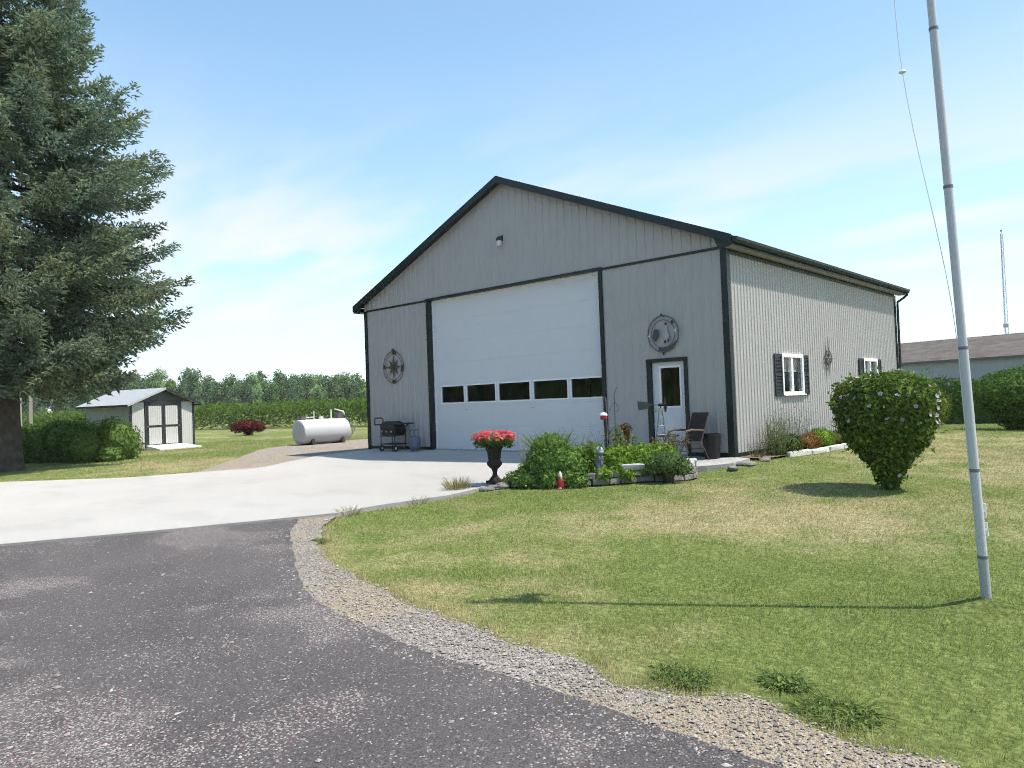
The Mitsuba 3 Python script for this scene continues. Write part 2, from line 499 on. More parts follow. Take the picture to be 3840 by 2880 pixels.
pad_near = [(0.0, -27.7), (8.05, -11.86), (8.96, -10.2), (10.02, -8.03)]
pad = Polygon(np.vstack([resample(pad_near, 0.5), wobble([(10.02, -8.03), (9.97, -7.3), (10.22, -6.0), (10.15, -5.4), (10.0, -4.75)], 0.03, 2.0, 8, 0.15),
                         resample([(10.3, -4.3), (11.3, -2.3), (11.8, -1.62), (12.37, -1.43), (12.83, -0.85), (12.83, -0.02)], 0.3), [(12.40, 0.02), (12.40, 0.15)],
                         resample([(0.3, 0.15), (0.35, -0.4), (-0.15, -1.75), (0.5, -3.2), (1.2, -4.4), (0.25, -5.92), (-0.42, -7.21), (-3.3, -9.27), (-14, -19.4)], 0.4)])).buffer(0)
struct("concrete_pad", sheet(pad, lambda x, y: gc(x, y) + 0.0, 0.5, skirt=0.16), "concrete", "pale concrete driveway in front of the garage")
yard = Polygon(np.vstack([wobble([(0.25, -5.92), (-1.6, -4.3), (-4.7, -1.87), (-8.9, 0.87), (-10.5, 2.4), (-11.4, 4.5), (-12, 8.5)], 0.18, 0.9, 12, 0.25), [(-6, 9.5), (0, 9.5), (0.0, 0.0), (0.45, 0.1), (0.5, -0.5), (1.3, -4.4)]])).buffer(0)
struct("gravel_yard", sheet(yard, lambda x, y: gc(x, y) - 0.036, 0.5), "gravel", "gravel yard beside the garage under the fuel tank")

# ------------------------------------------------------------------ the garage
WALL_TOP = 4.31
RIDGE_X, RIDGE_Z, SLOPE = BW / 2, 7.237, 0.4178
BAND_Z = 4.365


def roof_z(x):
    return RIDGE_Z - SLOPE * np.abs(x - RIDGE_X)


def ribs(s, pitch, major=0.019):
    u = s - np.floor(s / pitch) * pitch
    h = np.interp(u, [0, 0.018, 0.040, 0.058], [0, major, major, 0])
    for c in (0.40, 0.68):
        h = np.maximum(h, np.interp(np.abs(u - c * pitch - 0.02), [0.006, 0.013], [0.0028, 0]))
    return h


def ribwall(o, ex, nrm, length, zb, zt, holes=(), pitch=0.2286, start=0.0):
    o, ex, nrm = (np.asarray(q, float) for q in (o, ex, nrm))
    s = [start, length]
    for k in range(int(length / pitch) + 2):
        s += [k * pitch + d for d in (0, 0.018, 0.040, 0.058)]
        for c in (0.40, 0.68):
            s += [k * pitch + c * pitch + 0.02 + d for d in (-0.013, -0.006, 0.006, 0.013)]
    for a, b, c, d in holes:
        s += [a, b]
    s = np.unique(np.round([q for q in s if start <= q <= length], 5))
    h = ribs(s, pitch)
    m = M()
    V, F = [], []
    for a, b, ha, hb in zip(s[:-1], s[1:], h[:-1], h[1:]):
        mid = (a + b) / 2
        spans = [[None, None]]
        cuts = sorted((c, d) for (p, q, c, d) in holes if p < mid < q)
        za, zb2, ta, tb = zb(a), zb(b), zt(a), zt(b)
        lo_a, lo_b = za, zb2
        pieces = []
        for c, d in cuts:
            if c > lo_a + 1e-4:
                pieces.append((lo_a, lo_b, c, c))
            lo_a = lo_b = d
        pieces.append((lo_a, lo_b, ta, tb))
        for p0, p1, q0, q1 in pieces:
            if min(q0 - p0, q1 - p1) < 1e-4:
                continue
            k = len(V)
            V += [o + ex * a + nrm * ha + [0, 0, p0], o + ex * b + nrm * hb + [0, 0, p1], o + ex * b + nrm * hb + [0, 0, q1], o + ex * a + nrm * ha + [0, 0, q0]]
            F.append((k, k + 1, k + 2, k + 3))
    return m.add(V, F)


G = thing("garage", "large taupe steel garage with dark green gable roof and white overhead door", "garage")
GX0, GX1, GTOP = 3.0, 9.335, 4.412            # outer edge of the overhead door's trim
DX0, DX1, DTOP = 10.466, 11.493, 2.135        # outer edge of the entry door's trim
part(G, "front_wall", ribwall((0, 0, 0), (1, 0, 0), (0, -1, 0), GX0 + .05, lambda s: -0.02, lambda s: BAND_Z), "siding")
part(G, "front_wall", ribwall((0, 0, 0), (1, 0, 0), (0, -1, 0), BW, lambda s: -0.02, lambda s: BAND_Z, holes=[(DX0 + .04, DX1 - .04, -0.02, DTOP - .04)], start=GX1 - .05), "siding")
part(G, "gable", ribwall((0, -0.012, 0), (1, 0, 0), (0, -1, 0), BW, lambda s: BAND_Z, lambda s: roof_z(s) - 0.06), "siding")
WIN = [(2.559, 1.28), (8.447, 1.28)]
WZ0, WZ1 = 1.206, 2.178
holes = [(y + .03, y + w - .03, WZ0 + .03, WZ1 - .03) for y, w in WIN]
part(G, "side_wall", ribwall((BW, 0, 0), (0, 1, 0), (1, 0, 0), BL, lambda s: -0.14, lambda s: WALL_TOP, holes=holes, pitch=0.1524), "siding")
part(G, "side_wall", ribwall((0, 0, 0), (0, 1, 0), (-1, 0, 0), BL, lambda s: -0.14, lambda s: WALL_TOP, pitch=0.1905), "siding")
part(G, "back_wall", ribwall((0, BL, 0), (1, 0, 0), (0, 1, 0), BW, lambda s: -0.14, lambda s: roof_z(s) - 0.06), "siding")
part(G, "floor_slab", M().box(0.02, BW - 0.02, 0.02, BL - 0.02, -0.3, -0.004), "concrete")
# base trim, corners, band
for a, b in ((0.0, GX0), (GX1, DX0), (DX1, BW)):
    part(G, "base_trim", M().box(a, b, -0.028, 0.02, -0.02, 0.06), "green_steel")
part(G, "base_trim", M().box(BW + 0.001, BW + 0.03, 0.0, BL, -0.15, 0.05), "green_steel")
for a, b in ((0.1, GX0 + .02), (GX1 - .02, BW - 0.12)):
    part(G, "band_trim", M().box(a, b, -0.034, 0.01, BAND_Z - 0.027, BAND_Z + 0.027), "green_steel")
for x, y, sx, sy in ((0, 0, -1, -1), (BW, 0, 1, -1), (BW, BL, 1, 1), (0, BL, -1, 1)):
    m = M()
    xa, xb = sorted((x + sx * 0.030, x - sx * 0.115))
    ya, yb = sorted((y + sy * 0.030, y))
    m.box(xa, xb, ya, yb, -0.13, WALL_TOP + (0.05 if sy < 0 else 0))
    xa, xb = sorted((x + sx * 0.0295, x))
    ya, yb = sorted((y, y - sy * 0.115))
    m.box(xa, xb, ya, yb, -0.13, WALL_TOP - 0.02)
    part(G, "corner_trim", m, "green_steel")
# roof: two slopes with standing ribs, rake boards, soffits, eaves
YF, YB, EAVE = -0.28, BL + 0.40, 0.27
for sgn in (-1, 1):
    xe = RIDGE_X + sgn * (BW / 2 + EAVE)
    ze = float(roof_z(xe))
    m = M()
    dirx = np.array([xe - RIDGE_X, 0, ze - RIDGE_Z])
    ln = np.linalg.norm(dirx)
    dirx /= ln
    up = np.array([-dirx[2], 0, dirx[0]]) * sgn
    ys = np.arange(YF, YB, 0.2286)
    for k, y in enumerate(ys):
        for a, b, h in ((0, 0.018, 0), (0.018, 0.040, 1), (0.040, 0.058, 2), (0.058, min(0.2286, YB - y), 3)):
            h0, h1 = {0: (0, .019), 1: (.019, .019), 2: (.019, 0), 3: (0, 0)}[h]
            p = [np.array([RIDGE_X, y + a, RIDGE_Z]) + up * h0, np.array([RIDGE_X, y + b, RIDGE_Z]) + up * h1]
            m.add([p[0], p[1], p[1] + dirx * ln, p[0] + dirx * ln], [(0, 1, 2, 3)])
    part(G, "roof_slope", m, "green_steel")
    # rake boards front and back
    for y0, y1 in ((YF - 0.012, YF + 0.014), (YB - 0.014, YB + 0.012)):
        m = M()
        prof = [(RIDGE_X, RIDGE_Z + 0.035), (xe, ze + 0.035), (xe, ze - 0.15), (RIDGE_X, RIDGE_Z - 0.15)]
        m.prism(prof, (0, y0, 0), (1, 0, 0), (0, 0, 1), (0, 1, 0), y1 - y0)
        part(G, "rake_board", m, "green_steel")
    m = M()
    m.prism([(RIDGE_X, RIDGE_Z - 0.055), (xe, ze - 0.055), (xe, ze - 0.075), (RIDGE_X, RIDGE_Z - 0.075)], (0, YF + 0.016, 0), (1, 0, 0), (0, 0, 1), (0, 1, 0), -YF - 0.05)
    part(G, "rake_soffit", m, "green_steel")
    # eave: fascia, soffit, box end, frieze
    xw = 0.0 if sgn < 0 else BW
    xa, xb = sorted((xe, xe - sgn * 0.02))
    part(G, "fascia", M().box(xa, xb, YF + 0.016, YB - 0.016, ze - 0.19, ze - 0.012), "green_steel")
    xa, xb = sorted((xe - sgn * 0.021, xw + sgn * 0.033))
    part(G, "soffit", M((0.28, 0.27, 0.25)).box(xa, xb, YF + 0.05, YB - 0.02, ze - 0.186, ze - 0.172), "painted")
    zw = float(roof_z(xw))
    m = M().prism([(xe - sgn * .021, ze - .19), (xw - sgn * .02, WALL_TOP - 0.02), (xw - sgn * 0.16, float(roof_z(xw - sgn * .16)) - .08), (xe - sgn * .021, ze - .08)],
                  (0, YF + 0.016, 0), (1, 0, 0), (0, 0, 1), (0, 1, 0), 0.03)
    part(G, "eave_return", m, "green_steel")
    xa, xb = sorted((xw + sgn * 0.002, xw + sgn * 0.032))
    part(G, "frieze_trim", M().box(xa, xb, 0.12, BL - 0.12, WALL_TOP - 0.075, WALL_TOP + 0.004), "green_steel")
    if sgn > 0:                              # gutter with a rolled lip
        prof = [(0, 0), (0, -.105), (.075, -.115), (.105, -.06), (.115, -.012), (.108, .0), (.1, -.012), (.092, -.06), (.07, -.103), (.008, -.095), (.008, 0)]
        m = M().prism([(xe + .003 + a, ze - .02 + b) for a, b in prof], (0, YF + 0.02, 0), (1, 0, 0), (0, 0, 1), (0, 1, 0), YB - YF - 0.04)
        gut = part(G, "gutter", m, "green_steel")
        for y in (YF + 0.021, YB - 0.026):
            part(G, "gutter_end", M().prism([(xe + .006, ze - .022), (xe + .006, ze - .12), (xe + .075, ze - .13), (xe + .11, ze - .05), (xe + .112, ze - .022)], (0, y, 0), (1, 0, 0), (0, 0, 1), (0, 1, 0), 0.005), "green_steel")
        yb = BL + 0.24
        path = [(xe + .06, yb, ze - .13), (xe + .055, yb, ze - .2), (xe - .06, yb - 0.03, ze - .30), (BW + .075, yb - .17, ze - .42), (BW + .075, yb - .20, ze - .55), (BW + .075, yb - .2, -0.05)]
        part(G, "downspout", M().tube(path, 0.038, 8), "green_steel", smooth=False)
part(G, "ridge_cap", M().prism([(RIDGE_X - .16, float(roof_z(RIDGE_X - .16)) + .022), (RIDGE_X, RIDGE_Z + .03), (RIDGE_X + .16, float(roof_z(RIDGE_X + .16)) + .022), (RIDGE_X + .16, float(roof_z(RIDGE_X + .16)) + .036), (RIDGE_X, RIDGE_Z + .046), (RIDGE_X - .16, float(roof_z(RIDGE_X - .16)) + .036)],
                               (0, YF + .03, 0), (1, 0, 0), (0, 0, 1), (0, 1, 0), YB - YF - .06), "green_steel")

# overhead door, set back in its opening
RY = 0.14                                     # depth of the reveal
D = f"{G}__overhead_door"
DI0, DI1, DH = GX0 + 0.10, GX1 - 0.10, GTOP - 0.06
part(G, "door_trim", M().box(GX0, DI0, -0.04, RY + .02, -0.02, GTOP - .06), "green_steel")
part(G, "door_trim", M().box(DI1, GX1, -0.04, RY + .02, -0.02, GTOP - .06), "green_steel")
part(G, "door_trim", M().box(GX0 - .002, GX1 + .002, -0.044, RY + .02, GTOP - .06, GTOP + .004), "green_steel")
WX = [(3.38, 4.33), (4.44, 5.56), (5.68, 6.81), (6.93, 8.06), (8.17, 9.18)]
GZ0, GZ1 = 1.33, 1.815
zs = [0.0, 0.635, 1.235, 1.885, 2.49, 3.1, 3.71, DH - 0.004]
for k in range(7):
    z0, z1 = zs[k] + 0.001, zs[k + 1] - 0.001
    m = M()
    if k == 2:
        xs = [DI0 + .005] + [q for w in WX for q in w] + [DI1 - .005]
        m.box(xs[0], xs[-1], RY, RY + .04, z0, GZ0).box(xs[0], xs[-1], RY, RY + .04, GZ1, z1)
        for a, b in zip(xs[0::2], xs[1::2]):
            m.box(a, b, RY, RY + .04, GZ0, GZ1)
    else:
        m.box(DI0 + .005, DI1 - .005, RY, RY + .04, z0, z1)
    part(D, "panel", m, "door_white")
for a, b in WX:
    m = M((0.80, 0.80, 0.80))
    m.box(a - .025, b + .025, RY - .012, RY - .002, GZ0 - .025, GZ0 + .012).box(a - .025, b + .025, RY - .012, RY - .002, GZ1 - .012, GZ1 + .025)
    m.box(a - .025, a + .012, RY - .012, RY - .002, GZ0 + .012, GZ1 - .012).box(b - .012, b + .025, RY - .012, RY - .002, GZ0 + .012, GZ1 - .012)
    part(D, "window_frame", m, "painted")
    part(D, "pane", M().add([(a, RY + .015, GZ0), (b, RY + .015, GZ0), (b, RY + .015, GZ1), (a, RY + .015, GZ1)], [(0, 1, 2, 3)]), "pane_glass")
m = M((0.75, 0.75, 0.73))
m.box(DI0, DI0 + .045, RY - .03, RY - .004, 0.0, DH).box(DI1 - .03, DI1, RY - .03, RY - .004, 0.0, DH).box(DI0 + .045, DI1 - .03, RY - .03, RY - .004, DH - .05, DH)
part(D, "weather_strip", m, "painted")
part(D, "bottom_seal", M((0.02, 0.02, 0.02)).box(DI0 + .01, DI1 - .01, RY + .002, RY + .036, -0.004, 0.006), "painted")
for x in (4.385, 6.87):
    part(D, "lift_handle", M((0.5, 0.5, 0.5)).box(x - .06, x + .06, RY - .035, RY - .022, 1.12, 1.14).box(x - .06, x - .045, RY - .022, RY, 1.12, 1.14).box(x + .045, x + .06, RY - .022, RY, 1.12, 1.14), "metal")

# entry door
E_ = f"{G}__entry_door"
part(G, "entry_trim", M().box(DX0, DX0 + .095, -0.036, 0.09, -0.02, DTOP - .075), "green_steel")
part(G, "entry_trim", M().box(DX1 - .085, DX1, -0.036, 0.09, -0.02, DTOP - .075), "green_steel")
part(G, "entry_trim", M().box(DX0 - .002, DX1 + .002, -0.04, 0.09, DTOP - .075, DTOP + .002), "green_steel")
EX0, EX1, EY = DX0 + .1, DX1 - .09, 0.06
px0, px1, pz0, pz1 = 10.77, 11.265, 1.06, 1.935
m = M()
m.box(EX0, px0, EY, EY + .04, 0.01, DTOP - .08).box(px1, EX1, EY, EY + .04, 0.01, DTOP - .08).box(px0, px1, EY, EY + .04, 0.01, pz0).box(px0, px1, EY, EY + .04, pz1, DTOP - .08)
for a, b in ((EX0 + .12, EX0 + .37), (EX1 - .37, EX1 - .12)):
    o = [(a, EY - .001, .2), (b, EY - .001, .2), (b, EY - .001, .86), (a, EY - .001, .86)]
    q = [(a + .03, EY - .010, .23), (b - .03, EY - .010, .23), (b - .03, EY - .010, .83), (a + .03, EY - .010, .83)]
    m.add(o + q, [(0, 1, 5, 4), (1, 2, 6, 5), (2, 3, 7, 6), (3, 0, 4, 7), (4, 5, 6, 7)])
part(E_, "leaf", m, "door_white")
m = M((0.8, 0.8, 0.8))
m.box(px0 - .03, px1 + .03, EY - .014, EY - .002, pz0 - .03, pz0 + .012).box(px0 - .03, px1 + .03, EY - .014, EY - .002, pz1 - .012, pz1 + .03)
m.box(px0 - .03, px0 + .012, EY - .014, EY - .002, pz0 + .012, pz1 - .012).box(px1 - .012, px1 + .03, EY - .014, EY - .002, pz0 + .012, pz1 - .012)
part(E_, "window_frame", m, "painted")
part(E_, "pane", M().add([(px0, EY + .02, pz0), (px1, EY + .02, pz0), (px1, EY + .02, pz1), (px0, EY + .02, pz1)], [(0, 1, 2, 3)]), "pane_glass")
part(E_, "handle", M((0.45, 0.40, 0.30)).tube([(EX0 + .06, EY, .98), (EX0 + .06, EY - .05, .98)], .012).blob((EX0 + .06, EY - .065, .98), (.03, .025, .03), 2, noise=False), "metal")
part(E_, "threshold", M((0.45, 0.45, 0.44)).box(EX0, EX1, -0.02, 0.1, -0.01, 0.012), "metal")

# side windows with shutters
for y, w in WIN:
    Wn = f"{G}__window" if f"{G}__window__frame" not in scene else f"{G}__window_001"
    x0 = BW + 0.002
    m = M((0.80, 0.80, 0.79))
    m.box(x0, x0 + .05, y, y + w, WZ1 - .07, WZ1 + .015).box(x0, x0 + .05, y, y + w, WZ0 - .005, WZ0 + .09)
    m.box(x0, x0 + .05, y, y + .07, WZ0 + .09, WZ1 - .07).box(x0, x0 + .05, y + w - .09, y + w, WZ0 + .09, WZ1 - .07)
    part(Wn, "frame", m, "painted")
    ym = y + w * 0.47
    part(Wn, "mullion", M((0.80, 0.80, 0.79)).box(x0 - .02, x0 + .035, ym - .055, ym + .055, WZ0 + .09, WZ1 - .07), "painted")
    part(Wn, "sill", M((0.80, 0.80, 0.79)).box(x0 + .051, x0 + .085, y - .02, y + w + .02, WZ0 - .005, WZ0 + .02), "painted")
    for a, b in ((y + .07, ym - .055), (ym + .055, y + w - .09)):
        xg = x0 - .006
        part(Wn, "pane", M().add([(xg, a, WZ0 + .09), (xg, b, WZ0 + .09), (xg, b, WZ1 - .07), (xg, a, WZ1 - .07)], [(0, 1, 2, 3)]), "pane_glass")
    blind = M((0.55, 0.55, 0.52))
    for i in range(14):
        z = WZ1 - .06 - i * .025
        blind.box(BW - .10, BW - .08, y + .05, y + w - .05, z - .018, z)
    part(Wn, "blind", blind, "painted")
    for a, b in ((y - .42, y - .012), (y + w + .012, y + w + .33)):
        m = M((0.016, 0.018, 0.020))
        sx0, sx1 = BW + .021, BW + .05
        m.box(sx0, sx1, a, a + .05, WZ0 - .01, WZ1).box(sx0, sx1, b - .05, b, WZ0 - .01, WZ1)
        for z in (WZ0 - .01, (WZ0 + WZ1) / 2 - .03, WZ1 - .06):
            m.box(sx0, sx1, a + .05, b - .05, z, z + .06)
        zz = np.arange(WZ0 + .06, WZ1 - .08, .032)
        for z in zz:
            m.add([(sx1 - .004, a + .05, z), (sx1 - .004, b - .05, z), (sx0 + .004, b - .05, z + .03), (sx0 + .004, a + .05, z + .03)], [(0, 1, 2, 3)])
        part(G, "shutter", m, "painted")

# ------------------------------------------------------------------ leaves
def leaves(P, N, size, col, seed, aspect=0.5, tilt=0.7, droop=0.0, jitter=0.25, along=None):
    """one bent leaf (two triangles) at each point P, its face roughly along N; colours col (n, 3)"""
    r = rng(seed)
    n = len(P)
    N = N / (np.linalg.norm(N, axis=1, keepdims=True) + 1e-9)
    nn = N + tilt * r.normal(size=(n, 3))
    nn /= np.linalg.norm(nn, axis=1, keepdims=True)
    t = r.normal(size=(n, 3)) if along is None else along + 0.35 * r.normal(size=(n, 3))
    t[:, 2] -= droop
    t -= nn * np.sum(t * nn, 1, keepdims=True)
    t /= np.linalg.norm(t, axis=1, keepdims=True) + 1e-9
    b = np.cross(nn, t)
    s = np.asarray(size) * np.exp(jitter * r.normal(size=n))
    s = s[:, None]
    base, tip = P, P + t * s - nn * s * 0.12
    mid = P + t * s * 0.45 + nn * s * 0.06
    v = np.stack([base, mid + b * s * aspect * 0.5, tip, mid - b * s * aspect * 0.5], 1).reshape(-1, 3)
    k = np.arange(n)[:, None] * 4
    f = np.vstack([k + [0, 1, 2], k + [0, 2, 3]])
    return v, f, np.repeat(col, 4, 0)


def palette(n, cols, seed, spread=0.18):
    r = rng(seed)
    cols = np.asarray(cols, float)
    w = r.dirichlet(np.full(len(cols), 0.6), n)
    return np.clip((w @ cols) * np.exp(spread * r.normal(size=(n, 1))), 0.003, 0.9)


def on_lobes(lobes, n, seed, lo=0.72, hi=1.05, bottom=True):
    """points through the outer part of a union of ellipsoids, with outward directions"""
    r = rng(seed)
    L = np.array([list(c) + list(q) for c, q in lobes], float)
    area = (L[:, 3] * L[:, 4] + L[:, 3] * L[:, 5] + L[:, 4] * L[:, 5])
    k = r.choice(len(L), int(n * 1.6), p=area / area.sum())
    d = r.normal(size=(len(k), 3))
    d /= np.linalg.norm(d, axis=1, keepdims=True)
    rad = lo + (hi - lo) * r.random(len(k)) ** 0.6
    rad *= 0.86 + 0.28 * meshkit.fbm(d * 2.5 + L[k, :3] * 3.1 + 70, 3, seed)
    P = L[k, :3] + d * L[k, 3:] * rad[:, None]
    keep = np.ones(len(P), bool)
    for j, q in enumerate(L):
        inside = np.sum(((P - q[:3]) / q[3:]) ** 2, 1) < (lo * 0.93) ** 2
        keep &= ~(inside & (k != j))
    P, N = P[keep][:n], (d / L[k, 3:])[keep][:n]
    return P, N / np.linalg.norm(N, axis=1, keepdims=True)


def core(lobes, scale, col, seed=1, sub=2):
    m = M(col)
    for i, (c, q) in enumerate(lobes):
        m.blob(c, np.asarray(q) * scale, sub, 0.25, 2.5, seed + i)
    return m


def bush(key, lobes, n, size, cols, seed, aspect=0.5, tilt=0.7, droop=0.2, core_scale=0.78, lo=0.72, spread=0.2):
    P, N = on_lobes(lobes, n, seed, lo=lo)
    part(key, "leaves", leaves(P, N, size, palette(len(P), cols, seed + 1, spread), seed + 2, aspect, tilt, droop), "leafy", kind="stuff")
    if core_scale:
        part(key, "twigs", core(lobes, core_scale, np.mean(cols, 0), seed), "matte", kind="stuff")


def stalks(P, tips, width, cols, seed):
    """thin upright blades from P to tips, bent outwards"""
    r = rng(seed)
    n = len(P)
    d = tips - P
    s = np.cross(d, r.normal(size=(n, 3)))
    s /= np.linalg.norm(s, axis=1, keepdims=True) + 1e-9
    w = np.broadcast_to(np.asarray(width, float), (n,))[:, None]
    mid = P + d * 0.55 + np.array([0, 0, 1]) * np.linalg.norm(d, axis=1, keepdims=True) * 0.08
    v = np.stack([P - s * w * .5, P + s * w * .5, mid + s * w * .45, mid - s * w * .45, tips], 1).reshape(-1, 3)
    k = np.arange(n)[:, None] * 5
    f = np.vstack([k + [0, 1, 2], k + [0, 2, 3], k + [3, 2, 4]])
    return v, f, np.repeat(cols, 5, 0)


GREEN = [(0.050, 0.085, 0.020), (0.085, 0.135, 0.032), (0.035, 0.060, 0.018)]

# ------------------------------------------------------------------ flagpole
P = thing("flagpole", "tall slightly leaning white metal flagpole with jointed sections on the lawn", "flagpole")
PZ = float(glawn(*POLE)) - 0.05
LEAN = np.array([-0.030, -0.0275])
H_POLE = 6.6


def pole_at(z):
    return np.array([*(POLE + LEAN * (z - PZ)), z])


white = (0.50, 0.515, 0.53)
cuts = [PZ, 0.02, 0.66, 1.57, 2.78, 3.98, PZ + H_POLE]
for i, (a, b) in enumerate(zip(cuts[:-1], cuts[1:])):
    r = 0.0345 - 0.0012 * i
    part(P, "section", M(white if i else (0.36, 0.37, 0.39)).tube([pole_at(a), pole_at(b)], r, 20), "painted")
    if i < 5:
        part(P, "joint_ring", M((0.16, 0.165, 0.175)).tube([pole_at(b - .012), pole_at(b + .012)], r + 0.0025, 20), "painted")
part(P, "finial", M((0.5, 0.5, 0.48)).blob(pole_at(PZ + H_POLE + .05), (.055, .055, .055), 3, noise=False), "painted", smooth=True)
for z in (0.36, 0.22):
    c = pole_at(z)
    d = np.array([0.737, 0.676, 0])
    m = M((0.72, 0.72, 0.70))
    m.bar(c + d * .030, c + d * .055, .02, .02).bar(c + d * .05 + [0, 0, .05], c + d * .05 - [0, 0, .05], .014, .016)
    part(P, "cleat", m, "painted")
hk = numbered("halyard")
labels[hk] = {"label": "thin white rope bowing away from the flagpole with a small clip", "category": "rope"}
zz = np.linspace(0.36, PZ + H_POLE - .06, 40)
off = 0.04 + 0.235 * sst(1.5, 4.0, zz) * (1 - 0.75 * sst(4.2, 5.2, zz))
rp = np.array([pole_at(z) + np.array([-0.737, -0.676, 0]) * o for z, o in zip(zz, off)])
part(hk, "line", M((0.62, 0.62, 0.60)).tube(rp, 0.0028, 5), "painted")
k = int(np.argmin(np.abs(zz - 3.66)))
part(hk, "clip", M((0.8, 0.8, 0.8)).blob(rp[k], (.026, .022, .014), 2, noise=False), "painted")
fk = numbered("flag")
labels[fk] = {"label": "limp flag hanging in folds at the top of the flagpole", "category": "flag"}
nu, nv = 36, 16
u, v = np.meshgrid(np.linspace(0, 1, nu), np.linspace(0, 1, nv), indexing="ij")
ztop = PZ + H_POLE - 0.10
az_ = 2.3
fx = 0.04 + 0.17 * np.sin(u * 9.0) * u**0.4 * (0.7 + 0.3 * v) + 0.10 * u
fy = 0.07 * np.cos(u * 13.0 + v * 2.0) * u
fz = ztop - v * 0.50 - 0.55 * u**0.8 * (1 - 0.25 * v)
ctr = POLE + LEAN[None, None, :] * (fz - PZ)[..., None]
fv = np.stack([ctr[..., 0] + fx * math.cos(az_) - fy * math.sin(az_), ctr[..., 1] + fx * math.sin(az_) + fy * math.cos(az_), fz], -1).reshape(-1, 3)
i, j = np.meshgrid(np.arange(nu - 1), np.arange(nv - 1), indexing="ij")
q = np.stack([i * nv + j, (i + 1) * nv + j, (i + 1) * nv + j + 1, i * nv + j + 1], -1).reshape(-1, 4)
whole(fk, M((0.42, 0.40, 0.40)).add(fv, q), "matte", smooth=True)

